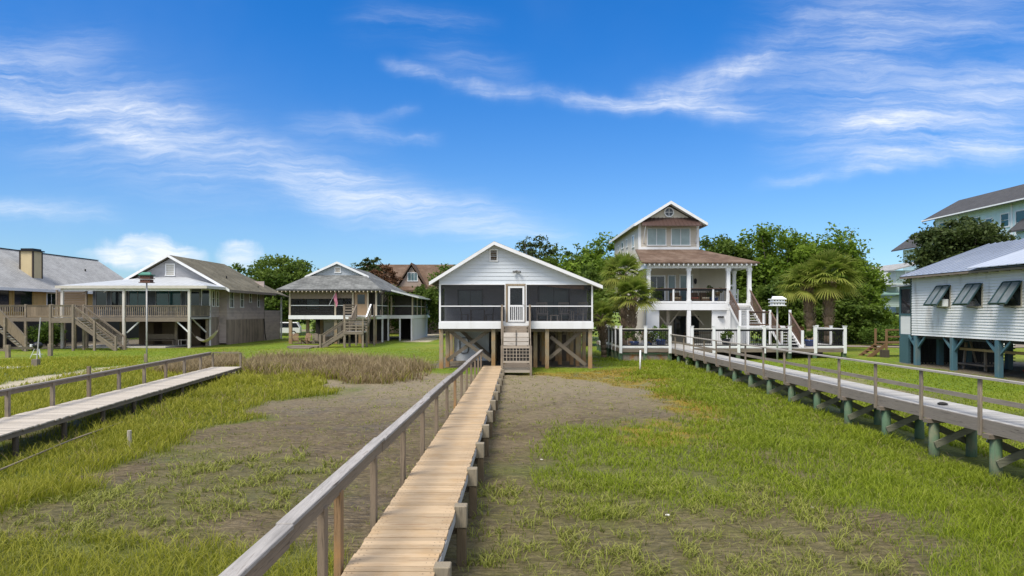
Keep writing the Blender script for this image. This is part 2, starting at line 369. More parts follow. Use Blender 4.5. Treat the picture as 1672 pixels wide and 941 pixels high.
Z_MIDL = WP([(-100, 880), (0, 850), (120, 805), (330, 765), (450, 730), (560, 715), (520, 790), (440, 850), (370, 960), (-100, 960)])
Z_BOTL = WP([(-400, 1400), (-300, 930), (0, 885), (200, 880), (330, 905), (400, 912), (560, 880), (600, 930), (560, 1400)])
Z_RIGHT = WP([(1010, 588), (1060, 622), (1110, 652), (1180, 700), (1260, 765), (1310, 805), (1400, 850), (1500, 900), (1800, 1300), (2600, 1000), (2000, 880), (1672, 700), (1500, 655), (1300, 612), (1100, 580)])
Z_MIDR = WP([(870, 790), (930, 735), (985, 700), (1060, 690), (1170, 697), (1270, 765), (1330, 815), (1240, 850), (1050, 840), (900, 830)])
Z_LOWR = WP([(770, 795), (900, 790), (1300, 800), (1420, 850), (1640, 1000), (1700, 1400), (780, 1400), (740, 960)])
Z_BEY = WP([(1090, 578), (1300, 590), (1672, 616), (2200, 660), (2400, 830), (1672, 690), (1400, 620), (1200, 585)])
Z_YEL = WP([(870, 612), (1000, 606), (1050, 600), (1090, 618), (1145, 665), (1160, 690), (1110, 660), (1050, 632), (960, 622)])
Z_YEL2 = WP([(965, 706), (1030, 690), (1140, 690), (1170, 715), (1060, 722)])
Z_LAWN = [(-80, 38), (-20, 37.3), (-8, 36.5), (-3, 35.5), (3, 35.5), (6, 37.5), (11, 39), (16, 36), (17, 24), (40, 10), (90, 10), (110, 110), (-110, 110)]
Z_SAND = [(-24.2, 26), (-21.9, 26), (-21.6, 31), (-21.9, 39), (-22.8, 41), (-23.6, 39), (-23.2, 31)]
Z_BARE = [(-11.5, 70), (-9, 70), (-9.5, 120), (-14.5, 120)]
def gridax(segs):
    out = []
    for a, b, st in segs: out += list(np.arange(a, b, st))
    return np.array(out+[segs[-1][1]])
gx = gridax([(-4000, -400, 600), (-400, -100, 60), (-100, -40, 4), (-40, -16, .5), (-16, 14, .16), (14, 40, .5), (40, 100, 4), (100, 400, 60), (400, 4000, 600)])
gy = gridax([(-300, -20, 40), (-20, 2, 1.5), (2, 24, .14), (24, 44, .28), (44, 70, .8), (70, 130, 4), (130, 500, 50), (500, 5000, 750)])
X, Y = np.meshgrid(gx, gy); X = X.ravel(); Y = Y.ravel()
far = (np.abs(X) > 100) | (Y > 120)
tall = np.maximum.reduce([mask(Z_TALL, X, Y, 1.2, 1.5), mask(Z_BACK, X, Y), mask(Z_BACK2, X, Y)]); reed = np.maximum(mask(Z_REED, X, Y, .5, .7), mask(Z_REED2, X, Y, .4, .5))
right = np.maximum(mask(Z_RIGHT, X, Y, 1., 1.2), mask(Z_BEY, X, Y, .8, .5)); midr = mask(Z_MIDR, X, Y, 1., 1.4, 5); lowr = mask(Z_LOWR, X, Y, 1., 1., 6)
midl = mask(Z_MIDL, X, Y, .8, 1., 7); botl = mask(Z_BOTL, X, Y, .5, .7, 8)
lawn = mask(Z_LAWN, X, Y, .7, .8, 9); yel = np.maximum(mask(Z_YEL, X, Y, .7, .8, 12), mask(Z_YEL2, X, Y, .5, .9, 13)); sand = np.maximum(mask(Z_SAND, X, Y, .3, .35, 14), mask(Z_BARE, X, Y, .5, .8, 15))
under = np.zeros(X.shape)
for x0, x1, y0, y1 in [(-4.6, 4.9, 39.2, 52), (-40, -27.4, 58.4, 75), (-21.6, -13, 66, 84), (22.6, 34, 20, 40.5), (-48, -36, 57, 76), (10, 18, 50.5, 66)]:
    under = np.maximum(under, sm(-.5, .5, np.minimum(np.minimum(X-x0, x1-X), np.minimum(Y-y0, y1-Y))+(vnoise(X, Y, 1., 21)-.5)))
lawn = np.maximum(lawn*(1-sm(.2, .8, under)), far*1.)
gr = np.clip(np.maximum.reduce([tall, right, botl*.8, midr*.6, lowr*.22, midl*.25, np.maximum(yel*.5, reed*.7)]), 0, 1)
Zg = gz(X, Y); rough = (1-np.maximum(gr, lawn))*(Y < 40)
Zg = Zg+rough*((vnoise(X, Y, .34, 31)-.5)*.035+(vnoise(X*1., Y, .6, 32)-.5)*.04)
nx, ny = len(gx), len(gy); ii = np.arange(nx*ny).reshape(ny, nx)
Q = np.stack([ii[:-1, :-1].ravel(), ii[:-1, 1:].ravel(), ii[1:, 1:].ravel(), ii[1:, :-1].ravel()], 1)
m_, n_, b_ = newmat('marsh_ground'); pc = n_.n('ShaderNodeNewGeometry').outputs['Position']
a_gr, a_la, a_ye, a_sa, a_un, a_re = [n_.attr(k) for k in ('gr', 'lawn', 'yel', 'sand', 'under', 'reed')]
nf = n_.noise(pc, 9, 6, .7); nm = n_.noise(pc, 1.3, 5, .6); nb = n_.noise(pc, .35, 4, .6); nst = n_.noise(n_.mapp(pc, (1.6, 4.5, 1)), 2.6, 5, .65, .8)
mud = n_.mix(n_.ramp(nst, .38, .66), (.10, .072, .036, 1), (.215, .165, .092, 1))
mud = n_.mix(n_.m('MULTIPLY', n_.ramp(nb, .45, .65), .45), mud, (.245, .20, .125, 1))
mud = n_.mix(n_.m('MULTIPLY', n_.ramp(nm, .50, .70), .5), mud, (.13, .125, .03, 1))
mud = n_.mix(n_.m('MULTIPLY', n_.ramp(n_.noise(pc, 24, 3, .7), .56, .68), .65), mud, (.06, .05, .035, 1))
py_ = n_.n('ShaderNodeSeparateXYZ'); n_.put(py_.inputs[0], pc)
mud = n_.mix(n_.m('MULTIPLY', n_.ramp(n_.m('ADD', py_.outputs[1], n_.m('MULTIPLY', n_.m('SUBTRACT', nm, .5), 9.)), 19, 32), n_.m('MULTIPLY_ADD', nst, 1.1, .1)), mud, (.33, .275, .185, 1))   # drier, sandier towards the house
mud = n_.mix(n_.m('MULTIPLY', n_.ramp(n_.noise(n_.mapp(pc, (1, 2.2, 1)), 7, 5, .7, .5), .54, .64), .6), mud, (.075, .058, .034, 1))
grs = n_.mix(nf, (.08, .10, .014, 1), (.17, .21, .028, 1))
lw = n_.mix(n_.ramp(n_.noise(pc, 3.5, 6, .75), .3, .7), (.09, .155, .010, 1), (.21, .28, .02, 1))
lw = n_.mix(n_.m('MULTIPLY', n_.ramp(n_.noise(pc, .22, 4, .6), .42, .66), .7), lw, (.24, .25, .035, 1))
c = n_.mix(n_.m('MULTIPLY', a_gr, .9), mud, grs); c = n_.mix(n_.m('MULTIPLY', a_re, .7), c, (.14, .105, .05, 1)); c = n_.mix(a_la, c, lw)
c = n_.mix(n_.m('MULTIPLY', a_ye, n_.ramp(nm, .35, .6)), c, (.30, .21, .03, 1))
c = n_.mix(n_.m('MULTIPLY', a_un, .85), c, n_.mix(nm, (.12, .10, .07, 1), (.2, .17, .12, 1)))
c = n_.mix(a_sa, c, n_.mix(nf, (.40, .34, .24, 1), (.58, .52, .40, 1)))
c = tone(n_, c, n_.m('MULTIPLY_ADD', nf, .7, .65))
vor = n_.n('ShaderNodeTexVoronoi', feature='SMOOTH_F1'); n_.put(vor.inputs['Vector'], n_.mapp(pc, (1, 1.5, 1))); vor.inputs['Scale'].default_value = 4.5; vor.inputs['Smoothness'].default_value = .6
hgt = n_.m('ADD', n_.m('MULTIPLY', nst, 1.3), n_.m('MULTIPLY_ADD', nf, .6, n_.m('MULTIPLY', vor.outputs['Distance'], .7)))
fin(n_, b_, c, n_.m('ADD', n_.m('MULTIPLY', n_.ramp(nb, .3, .62), .4), n_.m('MULTIPLY_ADD', nm, .25, .33)), hgt, 1., .075, .2)
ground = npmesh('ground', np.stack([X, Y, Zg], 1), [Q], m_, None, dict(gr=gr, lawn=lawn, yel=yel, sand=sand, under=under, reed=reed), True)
tag(ground, kind='structure')

# ------------------------------------------------------------------ grass
def blades(name, x, y, h, w, bend, m, label, rnd, seed=0, cat=None):
    r = np.random.default_rng(seed); n = len(x)
    z = gz(x, y)-.01; th = r.random(n)*2*np.pi; ph = r.random(n)*2*np.pi
    sd = np.stack([np.cos(th), np.sin(th), np.zeros(n)], 1); ln = np.stack([np.cos(ph), np.sin(ph), np.zeros(n)], 1)
    base = np.stack([x, y, z], 1); bend = bend*(.4+1.2*r.random(n)); V = []; tip = []
    for t, ww in ((0, 1.), (.4, .85), (.75, .55), (1., 0)):
        c = base+ln*(bend*h*t*t)[:, None]; c[:, 2] += h*t*(1-.38*np.minimum(bend, 1.6)*t)
        if ww: V += [c-sd*(w*ww/2)[:, None], c+sd*(w*ww/2)[:, None]]; tip += [np.full(n, t)]*2
        else: V.append(c); tip.append(np.full(n, t))
    V = np.stack(V, 1).reshape(-1, 3); tip = np.stack(tip, 1).ravel(); o = np.arange(n)*7
    q = np.concatenate([np.stack([o, o+1, o+3, o+2], 1), np.stack([o+2, o+3, o+5, o+4], 1)]); t3 = np.stack([o+4, o+5, o+6], 1)
    ob = npmesh(name, V, [q, t3], m, None, dict(rnd=np.repeat(np.clip(rnd, 0, 1), 7), tip=tip))
    tag(ob, label, cat, kind='stuff'); return ob
def scatter(P, dens, seed, clump=0., csc=.7, ref=9., pw=1.25, ymax=60, ymin=5.2, fn=None, soft=.5, rag=1.0, mseed=1):
    r = np.random.default_rng(seed); a = np.array(P); x0, y0 = a.min(0); x1, y1 = a.max(0)
    x0 = max(x0, -34); x1 = min(x1, 34); y0 = max(y0, ymin); y1 = min(y1, ymax)
    N = int((x1-x0)*(y1-y0)*dens)
    yb = np.linspace(y0, y1, 400); pdf = np.minimum(1, (ref/yb)**pw); cdf = np.cumsum(pdf); keep = pdf.mean(); N = int(N*keep)
    y = np.interp(r.random(N), cdf/cdf[-1], yb); x = x0+(x1-x0)*r.random(N)
    vis = np.abs(x) < y*.84+2.5; x, y = x[vis], y[vis]
    k = mask(P, x, y, soft, rag, mseed)
    if clump: k = k*sm(clump-.13, clump+.13, vnoise(x, y, csc, seed+50)*.62+vnoise(x, y, csc*.33, seed+51)*.38)
    if fn is not None: k = k*fn(x, y)
    s = r.random(len(x)) < k
    return x[s], y[s], r
def clear(x, y):                     # nothing grows through the walkways, pads and houses
    k = np.ones(len(x))
    k[(x > -1.95+.0117*(y-7)) & (x < -.8+.0117*(y-7)) & (y < 37)] = .05
    for x0, x1, y0, y1 in [(-.7, 1.1, 34.4, 39), (-4.6, 4.9, 38.6, 52), (10.6, 11.6, 0, 44), (22.5, 34, 18, 41), (6.9, 21.7, 43.9, 60)]:
        k[(x > x0) & (x < x1) & (y > y0) & (y < y1)] = 0
    k[(x > -14.4+(18.7-y)*.092) & (x < -11.7+(16-y)*.112) & (y < 36.8) & (y > 10)] *= .15
    return k
GM = leafmat('marsh_grass_blades', (.08, .135, .006), (.30, .34, .014), (.40, .37, .05), .4)
GM2 = leafmat('green_grass_blades', (.065, .13, .005), (.235, .32, .012), (.31, .36, .03), .4)
GM3 = leafmat('sparse_grass_blades', (.075, .11, .010), (.25, .285, .035), (.36, .36, .09), .3)
RM = leafmat('brown_reed_blades', (.10, .085, .025), (.27, .175, .085), (.36, .28, .16), .25)
YM = leafmat('yellow_grass_blades', (.22, .17, .02), (.40, .29, .05), None, .3)
def wd_(y, a): return a*np.clip(y/9., .8, 4.)
x, y, r = scatter(Z_TALL, 560, 1, .15, 1.1, 10, fn=clear, soft=.3, rag=.9)
hh = (.16+.30*vnoise(x, y, 1.3, 5))*(.45+.85*r.random(len(x)))*(1+.25*sm(22, 34, y))
blades('marsh_grass', x, y, hh, wd_(y, .010), .55, GM, 'bright green marsh grass left of the bare mud', .4*vnoise(x, y, 3, 9)+.3*vnoise(x, y, .8, 39)+.45*r.random(len(x))-.1, 1)
x, y, r = scatter(Z_BACK, 260, 2, .15, 1., 14, fn=clear, soft=.3, rag=.5)
blades('marsh_grass', x, y, (.25+.15*r.random(len(x))), wd_(y, .011), .5, GM, 'marsh grass between the left walkway and the lawn', .6*vnoise(x, y, 3, 9)+.45*r.random(len(x)), 2)
x, y, r = scatter(Z_REED, 820, 3, .22, .9, 12, fn=clear, soft=1.1, rag=1.3)
blades('marsh_reeds', x, y, (.35+.6*r.random(len(x))**1.5)*(.5+.85*vnoise(x, y, 1.1, 4)), wd_(y, .008), .5, RM, 'brown dry reeds in a band before the lawn', r.random(len(x)), 3)
x, y, r = scatter(Z_REED, 160, 33, .48, .8, 12, fn=clear, soft=1.3, rag=1.3)
blades('marsh_grass', x, y, (.25+.35*r.random(len(x))), wd_(y, .010), .5, GM, 'green blades growing through the brown reed band', .5*r.random(len(x))+.3, 33)
x, y, r = scatter(Z_REED2, 600, 4, .1, 1.5, 12, fn=clear, soft=.3, rag=.4)
blades('marsh_reeds', x, y, (.45+.4*r.random(len(x))), wd_(y, .008), .4, RM, 'brown dry reeds behind the end of the left walkway', r.random(len(x)), 4)
x, y, r = scatter(Z_RIGHT, 760, 5, .10, 1.2, 10, fn=clear, soft=1.2, rag=1.2)
blades('marsh_grass', x, y, (.08+.20*vnoise(x, y, 1.1, 6))*(.5+.85*r.random(len(x))), wd_(y, .010), .65, GM2, 'dense green grass along the right walkway', .45*vnoise(x, y, 2.5, 19)+.3*vnoise(x, y, .7, 29)+.4*r.random(len(x))-.1, 5)
x, y, r = scatter(Z_BEY, 200, 6, 0, 1, 12, fn=clear, soft=.6, rag=.4, ymax=40)
blades('lawn_grass', x, y, (.07+.06*r.random(len(x))), wd_(y, .011), .6, GM2, 'mown grass between the right walkway and the white house', .6*vnoise(x, y, 2.5, 19)+.45*r.random(len(x)), 6)
x, y, r = scatter(Z_MIDR, 560, 7, .33, .8, 10, fn=clear, soft=1.6, rag=1.7, mseed=5)
blades('marsh_grass', x, y, (.12+.12*vnoise(x, y, 1., 6))*(.6+.7*r.random(len(x))), wd_(y, .010), .75, GM2, 'medium green grass patch on the mud right of centre', .5+.5*(r.random(len(x))-.3), 7)
x, y, r = scatter(Z_LOWR, 560, 8, .55, .30, 10, fn=clear, soft=1., rag=1.2, mseed=6)
blades('grass_tufts', x, y, (.10+.14*r.random(len(x))), wd_(y, .013), .9, GM3, 'sparse olive tufts on the mud at lower right', r.random(len(x)), 8)
x, y, r = scatter(Z_MIDL, 640, 9, .55, .28, 10, fn=clear, soft=.8, rag=1., mseed=7)
blades('grass_tufts', x, y, (.10+.14*r.random(len(x))), wd_(y, .013), .95, GM3, 'sparse olive tufts on the mud at lower left', r.random(len(x)), 9)
x, y, r = scatter(Z_BOTL, 520, 10, .28, .8, 9, fn=clear, soft=.4, rag=.6, mseed=8, ymin=4.6)
blades('marsh_grass', x, y, (.16+.2*r.random(len(x))), wd_(y, .010), .7, GM, 'green grass clumps along the lower left edge', .5*vnoise(x, y, 2, 8)+.4*r.random(len(x)), 10)
x, y, r = scatter(Z_TALL, 150, 21, .52, .4, 10, fn=clear, soft=1.7, rag=1.4)
blades('marsh_grass', x, y, (.08+.16*r.random(len(x))), wd_(y, .010), .9, GM3, 'thin short grass fading from the left marsh into the mud', r.random(len(x)), 21)
x, y, r = scatter(Z_RIGHT, 180, 22, .50, .4, 10, fn=clear, soft=1.8, rag=1.5)
blades('marsh_grass', x, y, (.07+.14*r.random(len(x))), wd_(y, .010), .9, GM3, 'thin short grass fading from the right meadow into the mud', r.random(len(x)), 22)
x, y, r = scatter(Z_RIGHT, 30, 23, .45, 1.4, 10, fn=clear, soft=.8, rag=1.2)
blades('dead_stems', x, y, (.15+.22*r.random(len(x))), wd_(y, .006), .9, RM, 'dry tan stems standing among the right meadow grass', .4+.6*r.random(len(x)), 23)
x, y, r = scatter(Z_TALL, 35, 24, .45, 1.4, 10, fn=clear, soft=.5, rag=1.)
blades('dead_stems', x, y, (.25+.3*r.random(len(x))), wd_(y, .006), .8, RM, 'dry tan stems standing among the left marsh grass', .4+.6*r.random(len(x)), 24)
x, y, r = scatter(Z_BACK2, 200, 25, .1, 1., 14, fn=lambda a, b: clear(a, b)*(1-mask(Z_SAND, a, b, .2, .3, 14)), soft=.4, rag=.5)
blades('marsh_grass', x, y, (.16+.16*r.random(len(x))), wd_(y, .011), .5, GM, 'knee high grass beyond the sandy path at the left', .6*vnoise(x, y, 3, 9)+.45*r.random(len(x)), 25)
allmud = WP([(-100, 1100), (100, 800), (330, 700), (430, 668), (600, 640), (720, 610), (1060, 618), (1180, 700), (1300, 800), (1500, 1100)])
x, y, r = scatter(allmud, 230, 11, .58, .3, 10, fn=clear, soft=.5, rag=.5)
blades('grass_tufts', x, y, (.05+.08*r.random(len(x))), wd_(y, .008), 1.1, GM3, 'tiny scattered sprigs over the bare mud', r.random(len(x)), 11)
x, y, r = scatter(Z_YEL, 420, 12, .3, 1., 14, fn=clear, soft=.5, rag=.8, mseed=12)
blades('yellow_grass', x, y, (.05+.07*r.random(len(x))), wd_(y, .008), 1., YM, 'yellowed grass fringe between the mud and the green', r.random(len(x)), 12)
Z_L2 = [(-34, 37), (-8, 36.3), (-5, 37.2), (6, 37), (22, 36), (22, 58), (-34, 58)]
x, y, r = scatter(Z_L2, 120, 13, 0, 1, 16, fn=clear, soft=.8, rag=.8)
blades('lawn_grass', x, y, (.05+.05*r.random(len(x))), wd_(y, .010), .6, GM2, 'short mown lawn in front of the houses', .3+.75*vnoise(x, y, 4, 19)*r.random(len(x))+.2, 13)
def each(name, m, parent, beams, **k):
    for b in beams: MB().beam(*b).build(name, m, parent, **k)
# ------------------------------------------------------------------ shared building helpers
def rail_run(mb, p0, p1, h=1.0, sp=.13, top=(.14, .04), bal=.035, low=.1, solid=False, mid=None):
    p0 = Vector(p0); p1 = Vector(p1); L = (p1-p0).length; d = (p1-p0)/L; up = Vector((0, 0, 1))
    mb.beam(p0+up*h, p1+up*h, top[0], top[1]); mb.beam(p0+up*(h-.075), p1+up*(h-.075), .035, .1)
    if mid:
        for q in mid: mb.beam(p0+up*q, p1+up*q, .035, .12)
        return mb
    if low: mb.beam(p0+up*low, p1+up*low, .036, .09)
    n = max(1, int(L/sp))
    for i in range(n):
        q = p0+d*(L*(i+.5)/n); w = L/n*.97 if solid else bal
        a = q+up*((low or 0)+.046); b = q+up*(h-.126)
        sdv = d*(w/2); t = Vector((-d.y, d.x, 0)).normalized()*.012
        mb.prism([a-sdv-t, a+sdv-t, b+sdv-t, b-sdv-t], t*2)
    return mb
def posts(T_, pts, w, m, z0, z1, name='post', cap=None):
    for q in pts:
        x, y = q[0], q[1]; b = q[2] if len(q) > 2 else z0; t = q[3] if len(q) > 3 else z1
        o = MB().box(x-w/2, x+w/2, y-w/2, y+w/2, b, t).build(name, m, T_, bevel=.008)
        if cap: MB().box(x-w*.62, x+w*.62, y-w*.62, y+w*.62, t+.001, t+.04).build('post_cap', cap, o)
def window(parent, c, w, h, face, m=None, gl=None, fr=.07, bars=(1, 1), t=.05, name='window'):
    """face: '-y' '+x' '-x'; c centre on the wall surface; frame stands proud of the wall, pane just inside it"""
    m = m or W; gl = gl or GL; x, y, z = c
    def bx(mb, a0, a1, z0, z1, d0, d1):
        if face == '-y': mb.box(x+a0, x+a1, y-d1, y-d0, z+z0, z+z1)
        elif face == '+x': mb.box(x+d0, x+d1, y+a0, y+a1, z+z0, z+z1)
        else: mb.box(x-d1, x-d0, y+a0, y+a1, z+z0, z+z1)
    f = MB(); a, b = w/2, h/2
    bx(f, -a-fr, -a, -b-fr, b+fr, -.02, t); bx(f, a, a+fr, -b-fr, b+fr, -.02, t)
    bx(f, -a, a, b, b+fr, -.02, t-.004); bx(f, -a-fr*1.3, a+fr*1.3, -b-fr, -b, -.02, t+.03)
    for i in range(1, bars[0]): p = -a+w*i/bars[0]; bx(f, p-.02, p+.02, -b, b, -.01, t-.012)
    for i in range(1, bars[1]): p = -b+h*i/bars[1]; bx(f, -a, a, p-.018, p+.018, -.01, t-.016)
    o = f.build(name, m, parent)
    g = MB(); bx(g, -a, a, -b, b, .004, .012); g.build('pane', gl, o)
    return o
def gable_roof_y(mb, x0, xa, x1, z0, za, z1, y0, y1, th=.16):
    """roof with its ridge along Y at x=xa"""
    mb.prism([(x0, y0, z0), (xa, y0, za), (xa, y0, za-th), (x0, y0, z0-th)], (0, y1-y0, 0))
    mb.prism([(xa, y0, za), (x1, y0, z1), (x1, y0, z1-th), (xa, y0, za-th)], (0, y1-y0, 0))
    return mb
def laps_gable(mb, poly_fn, z0, z1, y, pitch=.15, proud=.022):
    """lap boards on a front wall; poly_fn(z) -> (xl, xr)"""
    z = z0
    while z < z1-.01:
        t = min(z+pitch+.012, z1); a = poly_fn(z); b = poly_fn(t)
        mb.add([(a[0], y-proud, z), (a[1], y-proud, z), (b[1], y, t), (b[0], y, t), (a[0], y, z), (a[1], y, z)], [(0, 1, 2, 3), (0, 4, 5, 1)]); z += pitch
    return mb
def stairs(mb, tr, p0, p1, n, w, side, th=.045):
    """stringers into mb, treads into tr; p0 top, p1 bottom (ground plan direction p1-p0); side = unit vector across"""
    p0 = Vector(p0); p1 = Vector(p1); sd = Vector(side); dz = (p1.z-p0.z)/n; run = Vector((p1.x-p0.x, p1.y-p0.y, 0)); d = run.normalized(); st = run.length/n
    for k in (-1, 1): mb.beam(p0+sd*(k*w/2)-Vector((0, 0, .2)), p1+sd*(k*w/2)-Vector((0, 0, .06)), .045, .24)
    for i in range(1, n):
        c = p0+d*(st*(i-.42)); z = p0.z+dz*i
        tr.beam(Vector((c.x, c.y, z))-sd*(w/2-.03), Vector((c.x, c.y, z))+sd*(w/2-.03), st*1.02, th)

# ================================================================== 1. centre screened cottage
SC = 38.4/F
cs_blue = siding('pale_grey_blue_lap_siding', (.60, .645, .69), .15, .2, .5, .05, stain=(.5, .5, .48), amt=.15)
cot = T('screened_cottage', 'small pale grey gabled cottage on stilts with a dark screened porch', 'house', (.2, 38.4, .5))
roof_brown = shingle('brown_grey_shingles', (.16, .13, .11), old=(.22, .2, .18)); roof_grey = shingle('grey_shingles', (.37, .37, .365), .14, old=(.42, .42, .415), amt=.3)
zt = 5.30
def gx_(z): # gable outline under the roof
    f = lambda a, b: a[0]+(b[0]-a[0])*(z-a[1])/(b[1]-a[1])
    L = max(-4.1, f((-4.5, 5.28), (-1.0, 7.48))); Rr = min(4.55, f((4.9, 5.06), (-1.0, 7.48))); return (L, Rr)
g = MB(); g.box(-4.1, 4.55, 38.46, 38.6, zt, 5.44); laps_gable(g, gx_, zt, 7.47, 38.46, .215, .026)
g.prism([(-4.1, 38.47, 5.44), (4.55, 38.47, 5.2), (-1., 38.47, 7.47)], (0, .1, 0)); g.build('gable_siding', cs_blue, cot)
rf = gable_roof_y(MB(), -4.62, -1., 5.05, 5.40, 7.66, 5.20, 38.02, 51, .12).build('roof', roof_brown, cot)
fa = MB()
for a, b in (((-4.62, 37.98, 5.36), (-1., 37.98, 7.62)), ((5.05, 37.98, 5.16), (-1., 37.98, 7.62))): fa.prism([(a[0], 37.96, a[2]-.16), (b[0], 37.96, b[2]-.17), (b[0], 37.96, b[2]+.02), (a[0], 37.96, a[2]+.03)], (0, .06, 0))
fa.build('fascia', W, rf)
sf = MB(); sf.prism([(-4.55, 38.03, 5.27), (-1, 38.03, 7.5), (-1, 38.45, 7.5), (-4.55, 38.45, 5.27)], (0, 0, -.02)); sf.prism([(4.95, 38.03, 5.05), (-1, 38.03, 7.5), (-1, 38.45, 7.5), (4.95, 38.45, 5.05)], (0, 0, -.02)); sf.build('soffit', W2, rf)
vt = MB(); x0, x1, z0, z1 = -1.2, -.86, 6.62, 7.18
vt.box(x0-.07, x0, 38.39, 38.47, z0-.07, z1+.07).box(x1, x1+.07, 38.39, 38.47, z0-.07, z1+.07).box(x0, x1, 38.392, 38.47, z1, z1+.07).box(x0, x1, 38.392, 38.47, z0-.07, z0)
vo = vt.build('gable_vent', W, cot); vl = MB()
for i in range(7): vl.beam((x0, 38.43, z0+.04+i*.08), (x1, 38.43, z0+.04+i*.08), .012, .075, (0, .7, .7))
vl.box(x0, x1, 38.455, 38.462, z0, z1); vl.build('louvre', plain('brown_louvre', (.14, .10, .07)), vo)
fl = MB().box(.22, .3, 38.33, 38.44, 5.98, 6.06).cyl((.22, 38.36, 6.0), (.08, 38.24, 5.95), .05, .075).cyl((.3, 38.36, 6.0), (.46, 38.24, 5.95), .05, .075); fl.build('floodlight', plain('grey_fixture', (.2, .2, .2)), cot)
# floor band, split round the stair head
bd = MB().box(-4.12, -.62, 38.36, 38.44, 2.77, 3.13).box(1.06, 4.58, 38.36, 38.44, 2.77, 3.13).box(-.62, 1.06, 38.37, 38.44, 2.93, 3.13); bd.build('floor_band', W, cot)
MB().box(-4.08, 4.54, 38.44, 50.5, 2.86, 3.12).build('floor', darkwood, cot)
MB().box(-4.12, -4.04, 38.46, 50.5, 2.77, 3.13).box(4.5, 4.58, 38.46, 50.5, 2.77, 3.13).build('side_band', W2, cot)
# screen frames
sfm = MB(); yb, yf = 38.44, 38.38
def fr(x0, x1, z0, z1, o=0): sfm.box(x0, x1, yf-o, yb, z0, z1)
for x0, x1 in ((-4.1, -.36), (.76, 4.55)):
    fr(x0, x1, 5.24, 5.30); fr(x0, x1, 3.131, 3.20); fr(x0+.09, x1-.05, 4.01, 4.07)
fr(-4.1, -4.0, 3.2, 5.24, .004); fr(-.41, -.36, 3.2, 5.24, .004); fr(.76, .82, 3.2, 5.24, .004); fr(4.46, 4.55, 3.2, 5.24, .004)
sfm.build('screen_frame', W, cot)
for x0, x1 in ((-4.0, -.41), (.82, 4.46)):
    MB().box(x0, x1, 38.408, 38.412, 3.2, 4.01).box(x0, x1, 38.408, 38.412, 4.07, 5.24).build('screen', SCR, cot)
MB().box(4.551, 4.56, 38.46, 40.9, 3.2, 5.1).box(-4.11, -4.101, 38.46, 40.9, 3.2, 5.1).build('side_screen', SCR, cot)
dj = MB().box(-.36, -.25, 38.36, 38.46, 3.13, 5.298).box(.72, .76, 38.36, 38.46, 3.13, 5.298).box(-.25, .72, 38.362, 38.46, 5.19, 5.298); dj.build('door_jamb', wood('jamb_wood', (.3, .24, .17), 2), cot)
dr = MB().box(-.22, -.11, 38.33, 38.38, 3.16, 5.16).box(.59, .70, 38.33, 38.38, 3.16, 5.16).box(-.11, .59, 38.332, 38.378, 5.06, 5.16).box(-.11, .59, 38.332, 38.378, 4.0, 4.10).box(-.11, .59, 38.332, 38.378, 3.16, 3.26)
for i in range(6): dr.box(-.03+i*.103, .012+i*.103, 38.34, 38.37, 3.26, 4.0)
dro = dr.build('screen_door', W, cot); MB().box(-.11, .59, 38.354, 38.358, 3.26, 5.06).build('door_screen', SCR, dro); MB().cyl((.63, 38.33, 4.12), (.63, 38.27, 4.12), .02).build('handle', BLK, dro)
# porch interior
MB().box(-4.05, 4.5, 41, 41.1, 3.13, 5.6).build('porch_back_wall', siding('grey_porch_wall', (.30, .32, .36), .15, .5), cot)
MB().box(-4.05, 4.5, 38.5, 41, 5.4, 5.44).build('porch_ceiling', W2, cot)
window(cot, (-2.5, 41, 4.55), 1.35, .85, '-y', dkgreen, GLS, .09, (2, 1)); window(cot, (.27, 41, 4.55), .8, 1.2, '-y', dkgreen, GLS, .09)
window(cot, (2.5, 41, 4.25), 1.7, 1.9, '-y', dkgreen, GLS, .12, (2, 1), name='glass_door')
sh = MB(); n = 14
for i in range(n): sh.prism([(1.7+i*.17, 38.62, 5.24), (1.7+(i+1)*.17, 38.62, 5.24), (1.7+(i+1)*.17, 38.62, 5.24-.26*((i+1)/n)**.6), (1.7+i*.17, 38.62, 5.24-.26*(i/n)**.6-.002)], (0, .02, 0))
sh.build('roll_shade', plain('tan_shade', (.42, .27, .18)), cot)
for sx_ in (-4.04, 4.44): MB().box(sx_, sx_+.06, 41.1, 50.4, 3.13, 5.3).build('side_wall', cs_blue, cot)
MB().box(-4.04, 4.5, 50.4, 50.5, 3.13, 5.4).prism([(-4.04, 50.4, 5.4), (4.5, 50.4, 5.2), (-1, 50.4, 7.5)], (0, .1, 0)).build('rear_wall', cs_blue, cot)
